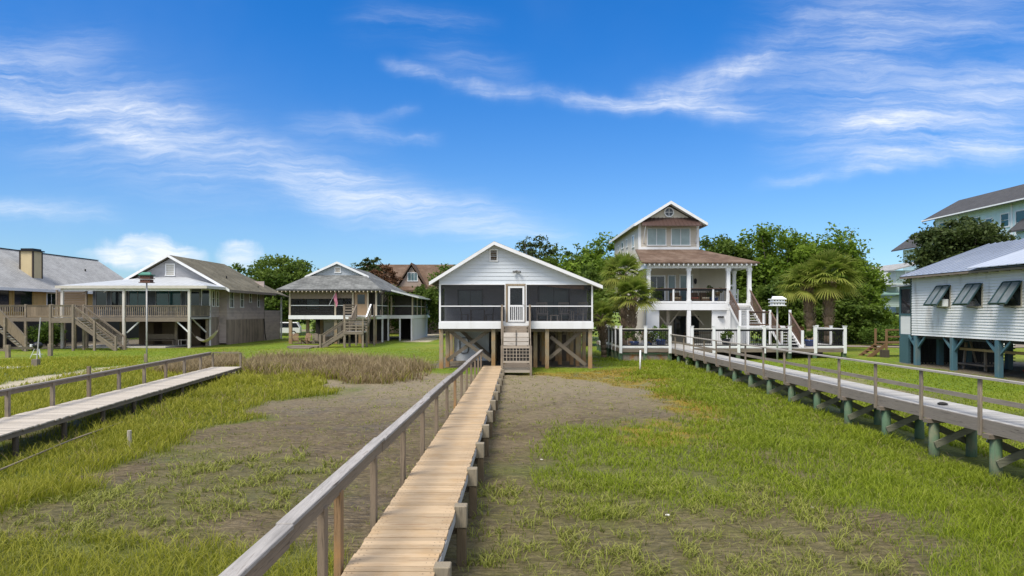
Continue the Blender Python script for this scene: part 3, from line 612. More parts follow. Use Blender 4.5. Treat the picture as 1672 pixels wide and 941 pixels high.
# stilts
st_ = []
for x in (-4.0, -1.05, 1.98, 4.42): st_.append((x, 38.62))
st_ += [(-3.72, 39.5), (-.5, 39.6), (1.35, 39.4), (3.85, 40.2)]
for y in (41.3, 44, 47, 50): st_ += [(x, y) for x in (-3.9, -1.1, 1.9, 2.9, 3.6, 4.35)]
for x, y in st_: MB().box(x-.11, x+.11, y-.11, y+.11, gzf(x, y)-.3, 2.86 if y > 38.7 else 2.769).build('stilt', pileZ, cot, bevel=.012)
gb = MB()
for y in (38.75, 41.3, 44, 47, 50): gb.box(-4.05, 4.5, y-.09, y+.09, 2.6, 2.858)
gb.build('floor_beam', greyX, cot)
each('cross_brace', wood('brace_wood', (.17, .14, .11), 0), cot, [((-3.7, 38.80, 2.75), (-1.2, 38.84, .95), .05, .2), ((-1.2, 38.90, 2.75), (-3.7, 38.93, .95), .05, .2), ((4.1, 38.95, 2.75), (2.1, 38.95, 1.05), .05, .2), ((2.2, 38.88, 2.3), (4.2, 38.88, .7), .05, .2),
 ((-3.5, 43.9, 2.7), (-1.3, 43.9, .8), .05, .2), ((3.4, 43.85, 2.7), (2.1, 43.85, .8), .05, .2)])
MB().box(-3.75, -1.5, 44.2, 46.4, gzf(-3, 45), 2.5).build('storage_wall', plain('pale_storage_panel', (.62, .66, .7), .5, .08), cot)
h_ = MB()
for i in range(24):
    a, b = 2*math.pi*i/24, 2*math.pi*(i+1)/24; f = lambda t: (-3.1+.28*math.copysign(abs(math.cos(t))**.5, math.cos(t)), 44.17, 1.55+.5*math.copysign(abs(math.sin(t))**.5, math.sin(t)))
    h_.beam(f(a), f(b), .05, .05)
h_.build('storage_hatch', BLK, cot)
MB().box(-4.0, 4.45, 50.2, 50.3, .3, 2.85).build('rear_shade_sheet', DARK, cot); MB().box(-1.3, 4.4, 45.5, 45.6, .4, 2.2).build('storage_boards', wood('dark_storage_wood', (.13, .105, .08), 2), cot)  # added dark sheet at the rear stands in for shade under the floor
# things under and on the porch
def rocker(name, label, cat, m, group=None):
    t = T(name, label, cat, (0, 0, 0), group)
    s = MB()
    for i in range(6): s.box(-.27+i*.092, -.27+i*.092+.08, -.25, .24, .41, .435)
    s.build('seat', m, t)
    b = MB()
    for i in range(5): b.beam((-.2+i*.1, .24, .46), (-.2+i*.1, .42, 1.1), .05, .018)
    b.beam((-.3, .425, 1.12), (.3, .425, 1.12), .03, .1); b.beam((-.3, .25, .5), (.3, .25, .5), .03, .07); b.build('backrest', m, t)
    for k in (-1, 1):
        MB().beam((k*.3, -.32, .63), (k*.3, .32, .66), .09, .028).build('arm', m, t)
        MB().beam((k*.3, -.25, .1), (k*.3, -.25, .62), .045, .045).build('leg', m, t); MB().beam((k*.3, .22, .08), (k*.3, .43, 1.14), .045, .045).build('leg', m, t)
        r = MB(); q = [(k*.3, -.42+.9*i/6, .03+.09*((i/6-.5)*2)**2) for i in range(7)]
        for i in range(6): r.beam(q[i], q[i+1], .04, .05)
        r.build('runner', m, t)
    return t
pw = plain('pale_chair_wood', (.5, .45, .4), .6, .15)
rk = rocker('rocking_chair', 'slatted rocking chair left of the porch table behind the right screen', 'chair', pw)
place(rk, 1, (1.75, 39.6, 3.12), 0); place(rk, 0, (3.1, 39.7, 3.12), .15, 'slatted rocking chair in the middle of the right porch screen'); place(rk, 0, (3.95, 39.6, 3.12), -.5, 'slatted rocking chair turned sideways at the right end of the porch')
def table(name, label, cat, loc, w, d, h, m, rz=0, group=None):
    t = T(name, label, cat, (0, 0, 0), group); MB().box(-w/2, w/2, -d/2, d/2, h-.04, h).build('tabletop', m, t, bevel=.006)
    for i in (-1, 1):
        for j in (-1, 1): MB().box(i*(w/2-.06)-.03, i*(w/2-.06)+.03, j*(d/2-.06)-.03, j*(d/2-.06)+.03, 0, h-.041).build('leg', m, t)
    t.location = loc; t.rotation_euler = (0, 0, rz); return t
table('side_table', 'small pale side table between rocking chairs on the porch', 'table', (2.42, 39.3, 3.12), .5, .45, .42, pw)
dkc = plain('dark_chair_wood', (.10, .085, .075))
table('porch_table', 'dark dining table behind the left porch screen', 'table', (-2.0, 39.8, 3.12), .9, .8, .74, dkc)
def chair(name, label, cat, m, group=None):
    t = T(name, label, cat, (0, 0, 0), group); MB().box(-.22, .22, -.22, .22, .43, .46).build('seat', m, t)
    b = MB()
    for i in range(4): b.beam((-.15+i*.1, .2, .46), (-.15+i*.1, .26, .92), .03, .02)
    b.beam((-.22, .265, .95), (.22, .265, .95), .025, .08); b.build('backrest', m, t)
    for i in (-1, 1):
        for j in (-1, 1): MB().beam((i*.19, j*.19, 0), (i*.19, j*.19, .43), .035, .035).build('leg', m, t)
    return t
ch = chair('porch_chair', 'dark slat back chair left of the porch dining table', 'chair', dkc); place(ch, 1, (-2.75, 39.7, 3.12), 1.5); place(ch, 0, (-1.3, 39.6, 3.12), -1.4, 'dark slat back chair right of the porch dining table')
# stair from the screen door to a landing beside the boardwalk
sw = T('wooden_staircase', 'weathered wooden steps from the screen door with a lattice front gate', 'stairs', (.22, 35.5, .45))
a_ = MB(); t_ = MB(); stairs(a_, t_, (.22, 38.3, 3.08), (.22, 35.9, .88), 12, 1.36, (1, 0, 0)); each('stringer', greyY, sw, [((k, 38.3, 2.88), (k, 35.9, .82), .045, .24) for k in (-.46, .90)]); t_.build('treads', wood('pale_tread_wood', (.40, .34, .27), 0, var=.2), sw)
rs = MB()
for i in range(1, 12): rs.box(-.38, .82, 38.3-i*.2-.03, 38.3-i*.2-.012, 3.08-i*.183-.15, 3.08-i*.183-.03)
rs.build('riser', wood('riser_wood', (.30, .25, .2), 0), sw)
MB().box(-.52, .96, 34.78, 35.92, .80, .86).box(-.5, .94, 34.80, 34.86, .62, .797).build('landing', wood('landing_wood', (.42, .37, .3), 0), sw)
posts(sw, [(-.52, 34.76), (.96, 34.76), (-.52, 35.95), (.96, 35.95)], .11, greyZ, gzf(0, 35)-.3, 1.98, 'newel_post')
posts(sw, [(-.56, 38.24), (1.0, 38.24)], .12, greyZ, 2.2, 4.12, 'newel_post')
hr = MB()
for x in (-.54, .98): hr.beam((x, 38.18, 4.02), (x, 35.95, 1.94), .05, .16); hr.beam((x, 38.18, 3.55), (x, 35.95, 1.47), .035, .12)
hr.build('handrail', greyY, sw)
lt = MB().box(-.46, .90, 34.73, 34.79, 1.86, 1.96).box(-.46, .90, 34.73, 34.79, 1.12, 1.22)
for i in range(9): lt.box(-.45+i*.165, -.42+i*.165, 34.745, 34.765, 1.22, 1.86)
for i in range(3): lt.box(-.46, .90, 34.766, 34.78, 1.38+i*.17, 1.41+i*.17)
lt.build('lattice_panel', wood('pale_lattice_wood', (.42, .36, .29), 0, var=.15), sw); MB().box(-.46, .9, 34.80, 34.82, 1.22, 1.86).build('lattice_shade_board', DARK, sw); MB().box(-.46, .9, 34.735, 34.775, .88, 1.05).build('kick_board', greyX, sw)  # added dark board behind the lattice stands in for shadow over the steps
gt = MB().box(-.44, .88, 36.0, 36.05, 1.95, 2.13).box(-.44, .88, 36.0, 36.05, 2.17, 2.36).box(-.44, .88, 36.02, 36.06, 2.4, 2.62); gt.build('gate_boards', wood('pale_board', (.55, .5, .44), 0, var=.15), sw)
MB().box(.2, .23, 35.96, 35.998, 1.9, 2.75).build('latch', BLK, sw)

# ================================================================== boardwalks
bw = T('boardwalk', 'newly planked tan boardwalk running straight up to the grey cottage', 'boardwalk', (-1.3, 20, .4))
BX = lambda y: -1.847+.0117*(y-7.33)
pl = MB(); y = 1.2
while y < 36.0:
    x = BX(y); j = random.uniform(-.012, .012); dz = random.uniform(-.003, .003); sk = random.uniform(-.004, .004)
    pl.add([(x+j, y+sk, .825+dz), (x+1.0+j, y-sk, .825+dz), (x+1.0+j, y+.133-sk, .825+dz), (x+j, y+.133+sk, .825+dz), (x+j, y+sk, .865+dz), (x+1.0+j, y-sk, .865+dz), (x+1.0+j, y+.133-sk, .865+dz), (x+j, y+.133+sk, .865+dz)],
           [(0,3,2,1),(4,5,6,7),(0,1,5,4),(1,2,6,5),(2,3,7,6),(3,0,4,7)]); y += .1425
pl.build('deck', newdeck, bw); nh = MB(); y = 5.27
while y < 22:
    for o in (.05, .11, .88, .95):
        cx0 = BX(y)+o+random.uniform(-.012, .012); cy0 = y+random.uniform(-.02, .02); nh.add([(cx0-.006, cy0-.006, .8695), (cx0+.006, cy0-.006, .8695), (cx0+.006, cy0+.006, .8695), (cx0-.006, cy0+.006, .8695)], [(0, 1, 2, 3)])
    y += .1425
tag(nh.build('nail_heads', plain('rusty_nails', (.09, .06, .04)), bw), kind='stuff')
for o in (.03, .94): MB().beam((BX(1.2)+o, 1.2, .72), (BX(36)+o, 36, .72), .045, .2).build('stringer', greyY, bw)
MB().beam((BX(1.2)+1.0, 1.2, .76), (BX(36)+1.0, 36, .76), .02, .12).build('edge_strip', plain('pale_edge', (.42, .42, .42), .6, .2), bw)
ys = [5.2+2.34*k for k in range(14)]
for k, y in enumerate(ys):
    x = BX(y)
    p = MB().box(x+1.02, x+1.16, y-.075, y+.075, gzf(x+1.1, y)-.4, .60).build('pile', wood('wet_pile', (.12, .09, .055), 2) if k == 0 else bpy.data.materials['wet_pile'], bw, bevel=.01)
    cb = MB().box(x+.985, x+1.17, y-.095, y+.095, .602, .915); cb.build('pile_block', bpy.data.materials.get('pile_block_wood') or wood('pile_block_wood', (.23, .195, .14), 2, var=.45), p, bevel=.01)
    MB().box(x-.1, x+.0, y-.07, y+.07, gzf(x, y)-.4, .70).build('pile', bpy.data.materials['wet_pile'], bw)
    MB().box(x-.1, x+1.1, y+.08, y+.12, .46, .60).build('cross_beam', greyX, bw)
def RX(y): return BX(y)-.10
def rz_(y): return .99*(1-.006*max(0, y-12))
tint2 = [wood('post_wood_a', (.20, .155, .11), 2), wood('post_wood_b', (.25, .16, .085), 2, tint=(.36, .2, .08)), greyZ]
for k, y in enumerate([4.6, 7.0, 7.62]+[9.45+2.36*i for i in range(12)]):
    x = RX(y); MB().box(x-.03, x+.05, y-.065, y+.065, gzf(x, y)-.3, .865+rz_(y)-.15).build('rail_post', tint2[1 if k in (2, 8) else 0], bw, bevel=.006)
segs = [(1.2, 5.9), (5.9, 9.9), (9.9, 14.9), (14.9, 20.1), (20.1, 25.2), (25.2, 30.4), (30.4, 36.0)]
cp = MB(); sb = MB()
for i, (a, b) in enumerate(segs):
    j = (.012, -.008, .006, -.012, .01, 0, .01)[i]
    A = Vector((RX(a)+j, a+.004, .865+rz_(a))); Bv = Vector((RX(b)+j*.5, b-.004, .865+rz_(b)+(.01 if i % 2 else -.006)))
    cp.beam(A, Bv, .15, .042); sb.beam(A+Vector((.02, 0, -.105)), Bv+Vector((.02, 0, -.105)), .042, .16)
cp.build('handrail', railT, bw, bevel=.006); sb.build('rail_board', railS, bw, bevel=.005)

rw = T('boardwalk', 'grey decked boardwalk on green piles leading to the white two storey house', 'boardwalk', (10.9, 26, .6))
pl = MB(); y = 7.5
while y < 43.9:
    j = random.uniform(-.01, .01); pl.box(10.34+j, 11.42+j, y, y+.14, 1.325, 1.365+random.uniform(-.002, .002)); y += .1435
pl.build('deck', greydeck, rw)
MB().box(10.29, 10.335, 7.5, 43.9, 1.08, 1.36).build('rim_board', wood('rim_wood', (.22, .19, .16), 1), rw); MB().box(11.43, 11.47, 7.5, 43.9, 1.08, 1.34).build('rim_board', greyY, rw)
yk = [8.25+2.15*k for k in range(17)]
for y in yk:
    for x in (10.42, 11.34): MB().cyl((x, y, gzf(x, y)-.4), (x, y, .98), .125, .115, 12).build('pile', greenpile, rw, True)
    MB().box(10.2, 11.6, y-.1, y+.1, .982, 1.08).build('pile_cap', greyX, rw)
    MB().beam((10.35, y-.15, .45), (11.45, y-.15, .95), .04, .16).build('cross_brace', greenbrace, rw); MB().beam((11.42, y+.15, .45), (10.35, y+.15, .95), .04, .16).build('cross_brace', greenbrace, rw)
    MB().box(10.235, 10.288, y+.22, y+.32, 1.0, 2.24).build('rail_post', greyZ, rw, bevel=.006)
MB().beam((10.25, 7.5, 2.27), (10.25, 44, 2.27), .15, .042).build('handrail', wood('rail_grey', (.36, .33, .29), 1), rw); MB().beam((10.31, 7.5, 1.80), (10.31, 44, 1.80), .04, .1).build('mid_rail', wood('mid_rail_grey', (.27, .23, .19), 1), rw)

lw_ = T('boardwalk', 'low bleached boardwalk through the marsh grass with one wooden handrail', 'boardwalk', (-13.5, 26, .5))
P0, P1 = Vector((-11.25, 9.5, .8)), Vector((-14.2, 35.9, .82)); dd = (P1-P0).normalized(); sd = Vector((-dd.y, dd.x, 0))
pl = MB(); n = int((P1-P0).length/.145); wd0 = 1.65
for i in range(n):
    c = P0+(P1-P0)*((i+.5)/n); j = random.uniform(-.03, .03); pl.beam(c+sd*j, c+sd*(wd0-.15*i/n+j), .138, .035, dd.cross(sd))
pl.build('deck', olddeck, lw_)
MB().beam(P0+sd*.07-Vector((0, 0, .085)), P1+sd*.07-Vector((0, 0, .085)), .05, .12).build('stringer', greyY, lw_); MB().beam(P0+sd*1.5-Vector((0, 0, .12)), P1+sd*1.4-Vector((0, 0, .12)), .05, .18).build('stringer', darkwood, lw_)
for k in range(12):
    c = P0+(P1-P0)*((k+.3)/12); q = c+sd*1.58
    for a in (c+sd*.12, c+sd*1.4): MB().cyl((a.x, a.y, gzf(a.x, a.y)-.3), (a.x, a.y, .7), .07, .07, 8).build('pile', darkwood, lw_)
    MB().box(q.x-.05, q.x+.05, q.y-.05, q.y+.05, gzf(q.x, q.y)-.3, 1.54 if k != 6 else 1.86).build('rail_post', greyZ if k % 3 else tint2[0], lw_)
a = P0+sd*1.58; b = P1+sd*1.58; MB().beam((a.x, a.y, 1.56), (b.x, b.y, 1.60), .14, .045).build('handrail', wood('left_rail', (.26, .23, .2), 1), lw_)
MB().beam((a.x, a.y, 1.47), (b.x, b.y, 1.51), .04, .12).build('rail_board', railS, lw_)
e0, e1 = P1+sd*1.5+dd*.1, P1+sd*.1+dd*.1
MB().beam((e0.x, e0.y, 1.58), (e1.x, e1.y, 1.55), .12, .045).build('end_rail', greyX, lw_)
for q in (e0, e1): MB().box(q.x-.045, q.x+.045, q.y-.045, q.y+.045, gzf(q.x, q.y)-.2, 1.55).build('rail_post', greyZ, lw_)
def rr(parent, m, p0, p1, name='railing', **k): return rail_run(MB(), p0, p1, **k).build(name, m, parent)
# ================================================================== 2. two storey house with raised deck (right of centre)
cream = siding('cream_lap_siding', (.56, .51, .43), .16, .5, .6, .06); creamd = plain('cream_wall', (.52, .47, .39), .7, .08)
h = T('two_storey_house', 'tall cream gabled house with white columned porches and a brown hipped porch roof', 'house', (13, 52, .7))
yw = 54.5
MB().box(10.13, 10.28, yw, 67.5, 4.4, 10.9).build('left_wall', cream, h); MB().box(14.75, 14.9, yw, 67.5, 4.4, 10.9).build('right_wall', cream, h); MB().box(10.28, 14.75, 67.3, 67.5, 4.4, 10.7).build('rear_wall', cream, h)
g = MB().prism([(10.28, yw, 4.4), (14.75, yw, 4.4), (14.75, yw, 10.9), (12.55, yw, 12.15), (10.28, yw, 10.9)], (0, .15, 0)); g.build('front_wall', cream, h)
tr = MB().box(10.09, 10.3, yw-.03, yw+.1, 8.5, 10.85).box(14.73, 14.94, yw-.03, yw+.1, 8.5, 10.85).box(10.3, 14.73, yw-.035, yw, 8.68, 8.9); tr.build('corner_trim', W, h)
rf = gable_roof_y(MB(), 9.72, 12.56, 15.42, 10.72, 12.46, 10.76, 53.9, 68, .14).build('roof', roof_brown, h)
f_ = MB()
for a in ((9.70, 10.70), (15.44, 10.74)): f_.prism([(a[0], 53.86, a[1]-.2), (12.56, 53.86, 12.26), (12.56, 53.86, 12.5), (a[0], 53.86, a[1]+.03)], (0, .06, 0))
f_.build('fascia', W, rf); MB().prism([(9.8, 53.93, 10.60), (12.56, 53.93, 12.29), (12.56, 54.48, 12.29), (9.8, 54.48, 10.60)], (0, 0, -.02)).prism([(15.34, 53.93, 10.64), (12.56, 53.93, 12.29), (12.56, 54.48, 12.29), (15.34, 54.48, 10.64)], (0, 0, -.02)).build('soffit', W2, rf); MB().box(9.64, 9.715, 53.95, 68, 10.52, 10.72).box(15.425, 15.5, 53.95, 68, 10.55, 10.76).build('eave_board', W2, rf)
for cx in (11.54, 13.46): window(h, (cx, yw, 9.72), 1.42, 1.3, '-y', W, GLB, .07, (2, 1))
rw_ = MB(); 
for i in range(24):
    t0, t1 = 2*math.pi*i/24, 2*math.pi*(i+1)/24; rw_.beam((12.53+.36*math.cos(t0), yw-.03, 11.68+.36*math.sin(t0)), (12.53+.36*math.cos(t1), yw-.03, 11.68+.36*math.sin(t1)), .09, .1, (0, 1, 0))
rw_.box(12.51, 12.55, yw-.05, yw-.02, 11.36, 12).box(12.21, 12.85, yw-.048, yw-.022, 11.66, 11.70); o = rw_.build('round_window', W, h)
MB().cyl((12.53, yw-.02, 11.68), (12.53, yw-.008, 11.68), .33, None, 24).build('pane', GL, o)
aw = MB().prism([(10.45, yw-.01, 11.18), (14.68, yw-.01, 11.18), (14.92, yw-.95, 10.46), (10.21, yw-.95, 10.46)], (0, 0, .05))
for i in range(15): x = 10.4+i*.312; aw.beam((x*.96+.5, yw-.02, 11.25), (x+(x-12.56)*.03, yw-.94, 10.525), .04, .06)
ao = aw.build('awning', plain('brown_metal_awning', (.075, .045, .038), .45, .15, spec=.4), h)
for x in (10.5, 14.65): MB().beam((x, yw-.03, 9.2), (x, yw-.85, 10.5), .07, .07).build('awning_brace', W2, ao)
# porch roof (hip to the right)
pr = shingle('brown_porch_shingles', (.15, .098, .070), .25, old=(.21, .155, .12), amt=.6)
e0, e1 = 9.55, 18.3; ye = 50.35; ze = 7.40; zt_ = 8.72
m = MB(); v = [(e0, ye, ze), (e1, ye, ze), (e1, 58.5, ze), (14.9, 58.5, 8.7), (14.9, yw, zt_), (9.85, yw, zt_)]
m.add(v, [(0, 1, 4, 5), (1, 2, 3, 4)]); m.add([(a, b, c-.10) for a, b, c in v], [(5, 4, 1, 0), (4, 3, 2, 1)]); m.add([v[0], v[1], (e1, ye, ze-.1), (e0, ye, ze-.1)], [(0, 1, 2, 3)]); m.add([v[1], v[2], (e1, 58.5, ze-.1), (e1, ye, ze-.1)], [(0, 1, 2, 3)]); m.add([v[0], v[5], (9.85, yw, zt_-.1), (e0, ye, ze-.1)], [(0, 1, 2, 3)])
po = m.build('porch_roof', pr, h)
rt = MB()
for i in range(24): x = e0+.25+i*(e1-e0-.5)/23; rt.box(x-.045, x+.045, ye+.04, ye+.7, ze-.24, ze-.105)
rt.build('rafter_tails', W, po)
cx_ = (10.2, 13.19, 16.14, 17.72)
MB().box(10.05, 17.87, 50.86, 51.1, 6.98, 7.30).box(17.65, 17.86, 51.1, 57, 6.99, 7.29).box(10.04, 10.2, 51.1, yw-.01, 6.99, 7.29).build('porch_beam', W, h)
MB().box(10.0, 18.0, 51.15, 54.45, 7.28, 7.34).build('porch_ceiling', plain('porch_ceiling_paint', (.6, .57, .5)), h)
for x, y in [(x, 51.) for x in cx_]+[(17.75, 54.6), (16.9, 56.4)]:
    c = MB().box(x-.13, x+.13, y-.13, y+.13, 4.36, 6.98).box(x-.17, x+.17, y-.17, y+.17, 6.78, 6.978).box(x-.17, x+.17, y-.17, y+.17, 4.361, 4.6); c.build('column', W, h)
for x in (10.2, 13.19, 16.14): MB().box(x-.14, x+.14, 50.86, 51.14, 1.38, 3.88).build('column', W, h)
MB().box(10.0, 17.95, 50.84, 51.0, 3.86, 4.36).build('floor_band', W, h); MB().box(10.0, 17.95, 51.0, 58, 4.2, 4.352).build('porch_floor', W2, h); MB().box(10.02, 10.12, 51.0, yw, 3.87, 4.2).build('floor_band', W, h)
for a, b in ((10.35, 13.05), (13.33, 16.0)):
    o = rail_run(MB(), (a, 50.98, 4.42), (b, 50.98, 4.42), h=1.0, sp=.13, top=(.12, .05), bal=.02).build('railing', BLK, h)
    MB().box(a, b, 50.94, 51.02, 4.40, 4.52).build('bottom_rail', W, o); MB().box(a, b, 50.90, 51.06, 5.445, 5.49).build('top_rail', brownrail, o)
    MB().box((a+b)/2-.06+.35*(1 if a < 12 else 1), (a+b)/2+.06+.35, 50.92, 51.04, 4.40, 5.44).build('railing_post', W, o)
rr(h, BLK, (10.15, 51.2, 4.42), (10.15, 54.4, 4.42), sp=.13, bal=.02)
window(h, (11.55, yw, 5.6), 1.2, 1.9, '-y', W, GL, .1, (2, 1), name='french_door'); window(h, (13.9, yw, 5.6), .9, 2., '-y', W, GLS, .1, name='french_door'); window(h, (12.75, yw, 5.6), .5, 2., '-y', W, GLS, .08)
MB().box(14.92, 17.4, yw+.2, yw+.35, 4.36, 7.2).build('side_wing_wall', creamd, h)
pt_ = MB()
for k in range(3): pt_.lathe((15.0-.0, yw-.06, 6.3), [(.1, -.12), (.13, 0), (.1, .12)], 8)
MB().lathe((14.62, yw-.08, 6.2), [(.06, -.25), (.12, -.12), (.12, .1), (.05, .2)], 8).build('wall_lantern', BLK, h)
for y, z, w_, hh in ((57.0, 9.6, .8, .9), (60, 9.75, .6, .6), (62.5, 9.8, 1., .5), (64.5, 9.7, .7, .5), (60.2, 8.5, .8, .9)): window(h, (10.13, y, z), w_, hh, '-x', W, GLS, .08)
# ground storey
MB().box(14.95, 17.8, 51.03, 51.15, 1.37, 3.88).build('stair_wall', W, h); MB().lathe((15.6, 50.98, 3.35), [(.2, -.06), (.26, 0), (.2, .06)], 12).build('wall_ring', BLK, h)
MB().box(10.0, 10.12, 51.15, 60, .7, 3.86).build('lower_side_wall', creamd, h); MB().box(10.12, 17.8, 56, 56.1, .7, 4.2).build('lower_back_wall', creamd, h)
MB().box(10.04, 11.0, 51.01, 51.13, 1.37, 3.85).build('lower_front_wall', W, h)
window(h, (14.3, 56, 2.6), 1.9, 1.4, '-y', BLK, GL, .08); window(h, (11.4, 56, 2.5), 1.2, 2.1, '-y', W2, GL, .08, (2, 1))
MB().box(11.9, 12.14, 52.6, 52.84, 1.38, 4.2).build('inner_post', creamd, h); each('post_brace', creamd, h, [((12.02, 52.7, 2.6), (11., 52.7, 3.9), .1), ((12.02, 52.72, 2.6), (13.05, 52.72, 3.9), .1), ((14.8, 52.7, 2.7), (13.8, 52.7, 3.9), .1)])
# outside stair
def flight(T0, top, bot, n, w, side, mS, mT, mR, newel=1.05):
    top = Vector(top); bot = Vector(bot); sd = Vector(side); a = MB(); t = MB(); stairs(a, t, top, bot, n, w, side); 
    for k in (-1, 1):
        MB().beam(top+sd*(k*w/2)-Vector((0, 0, .2)), bot+sd*(k*w/2)-Vector((0, 0, .06)), .05, .26).build('stringer', mS, T0)
    t.build('treads', mT, T0)
    for k in (-1, 1):
        q = sd*(k*(w/2+.03)); rail_run(MB(), top+q, bot+q, h=newel-.05, sp=.13, top=(.1, .05), bal=.025, low=.12).build('railing', mR, T0)
es = T('outside_staircase', 'white outside staircase with brown railings climbing to the cream house porch', 'stairs', (17, 48, 1.4))
flight(es, (16.93, 50.8, 4.36), (16.93, 48.3, 2.75), 9, 1.5, (1, 0, 0), W, plain('pale_tread_paint', (.55, .55, .55)), brownrail)
MB().box(16.1, 19.0, 46.7, 48.3, 2.62, 2.74).build('landing', W2, es)
flight(es, (18.35, 46.7, 2.70), (18.35, 44.75, 1.40), 7, 1.2, (1, 0, 0), W, bpy.data.materials['pale_tread_paint'], brownrail)
posts(es, [(16.1, 48.2), (17.78, 48.2), (16.15, 46.75), (17.65, 46.7), (19.02, 46.7)], .14, W, 1.37, 3.85, 'newel_post'); posts(es, [(17.68, 44.7), (19.02, 44.7)], .14, W, 1.37, 2.5, 'newel_post'); posts(es, [(16.12, 50.75), (17.75, 50.75)], .12, W, 4.3, 5.5, 'newel_post')
rr(es, brownrail, (16.2, 46.7, 2.75), (17.6, 46.7, 2.75), bal=.025)
# raised deck
dk = T('raised_deck', 'white railed timber deck wrapped around the cream house at the walkway end', 'deck', (14, 45, .7))
MB().box(7.0, 21.5, 44.05, 50.8, 1.28, 1.36).build('deck_boards', greydeck, dk); MB().box(6.95, 21.55, 43.98, 44.045, 1.12, 1.35).box(6.92, 6.985, 44.05, 56, 1.12, 1.35).build('rim_board', greyX, dk); MB().box(7., 9.98, 50.8, 56, 1.28, 1.36).build('deck_boards', greydeck, dk)
px_ = [7.0, 8.6, 10.18, 11.6, 13.0, 14.6, 16.25, 17.9, 19.55, 21.45]
posts(dk, [(x, 44.0) for x in px_], .18, W, 1.05, 2.78, 'railing_post', W); posts(dk, [(6.95, 45.6+1.6*k) for k in range(6)]+[(21.45, 45.9), (21.45, 48)], .15, W2, 1.05, 2.75, 'railing_post', W2)
runs = [((a+.09, 44.0), (b-.09, 44.0)) for a, b in zip(px_, px_[1:]) if a != 10.18 and a != 17.9]+[((6.95, 44.1+1.6*k), (6.95, 45.5+1.6*k)) for k in range(6)]+[((21.45, 44.1), (21.45, 45.8)), ((21.45, 46), (21.45, 47.9))]
for a, b in runs:
    o = rail_run(MB(), (a[0], a[1], 1.5), (b[0], b[1], 1.5), h=1.1, sp=.125, top=(.06, .03), bal=.02, low=.06).build('railing', BLK, dk)
    MB().beam((a[0], a[1], 1.47), (b[0], b[1], 1.47), .06, .12).build('bottom_rail', W, o); MB().beam((a[0], a[1], 2.625), (b[0], b[1], 2.625), .12, .045).build('top_rail', bpy.data.materials['porch_ceiling_paint'] if a[0] < 12 else W2, o)
for k, x in enumerate(px_): MB().box(x-.12, x+.12, 44.02, 44.26, gzf(x, 44)-.3, 1.12).build('pile', greenpile, dk)
for k in range(7): MB().box(6.86, 7.1, 45.6+1.6*k-.12, 45.6+1.6*k+.12, gzf(7, 46)-.3, 1.12).build('pile', greenpile, dk)
bk = MB(); x = 7.15
while x < 10.1: bk.box(x, x+.235, 44.12+random.uniform(0, .015), 44.18, gzf(x, 44)-.2, .98); x += .24
bk.build('bulkhead', wood('stained_bulkhead', (.28, .24, .2), 2, tint=(.28, .13, .05), var=.3), dk); MB().box(7.1, 10.2, 44.05, 44.115, .98, 1.08).build('bulkhead_cap', greenpile, dk)
MB().box(11.5, 21.4, 47, 47.1, .5, 1.25).build('skirt', darkwood, dk)

# ================================================================== 3. weathered grey house with a railed veranda
gs = siding('weathered_grey_shiplap', (.36, .365, .385), .16, .5, .8, .14, stain=(.2, .2, .22), amt=.6); ws = siding('weathered_brown_lap', (.42, .35, .325), .16, .8, .85, .14, stain=(.2, .19, .19), amt=.6)
sk_ = siding('weathered_skirt_boards', (.26, .21, .175), .2, .8, .9, .45, stain=(.09, .08, .07), amt=.8, vert=True)
h = T('weathered_house', 'weathered grey gabled house with a white metal veranda roof and railed deck', 'house', (-31.5, 62, .66))
olive = shingle('olive_brown_shingles', (.15, .135, .095), .2, old=(.21, .19, .14)); X1, X2 = -27.36, -26.6
MB().box(X1-.12, X1, 62, 63.8, 3.25, 6.05).build('side_wall', ws, h); MB().box(X2-.12, X2, 63.8, 73.3, 3.0, 5.9).build('side_wall', ws, h); MB().box(X1, X2-.12, 63.8, 63.92, .8, 5.9).build('side_wall', ws, h)
MB().box(X1-.1, X1-.01, 62, 63.8, .4, 3.25).box(X2-.1, X2-.01, 63.81, 73.3, .4, 3.0).build('skirt', sk_, h)
MB().box(X1-.13, X1+.03, 61.95, 62.0, .5, 6.0).build('corner_trim', W2, h)
g = MB().prism([(-36.2, 62.02, 5.7), (-26.0, 62.02, 5.75), (-31, 62.02, 8.62)], (0, .12, 0)); g.build('gable_siding', gs, h)
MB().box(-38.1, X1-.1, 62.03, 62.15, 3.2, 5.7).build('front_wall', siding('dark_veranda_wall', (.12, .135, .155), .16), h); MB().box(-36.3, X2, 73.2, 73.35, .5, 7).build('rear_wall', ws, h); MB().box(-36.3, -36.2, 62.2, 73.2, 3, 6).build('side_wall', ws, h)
rf = gable_roof_y(MB(), -36.7, -31, -25.45, 5.65, 8.88, 5.74, 61.45, 73.6, .14); rf.prism([(-31, 73.6, 8.85), (-25.6, 73.6, 5.8), (-25.1, 78.5, 5.35), (-31, 78.5, 7.2)], (0, 0, -.12)); rf = rf.build('roof', olive, h)
f_ = MB()
for a in ((-36.72, 5.63), (-25.43, 5.72)): f_.prism([(a[0], 61.4, a[1]-.2), (-31, 61.4, 8.68), (-31, 61.4, 8.92), (a[0], 61.4, a[1]+.03)], (0, .06, 0))
f_.build('fascia', W, rf); MB().prism([(-31, 61.46, 8.7), (-25.5, 61.46, 5.56), (-25.5, 62, 5.56), (-31, 62, 8.7)], (0, 0, -.02)).build('soffit', W2, rf)
MB().box(-25.5, -25.42, 61.5, 73.6, 5.5, 5.73).build('gutter', greyY, rf)
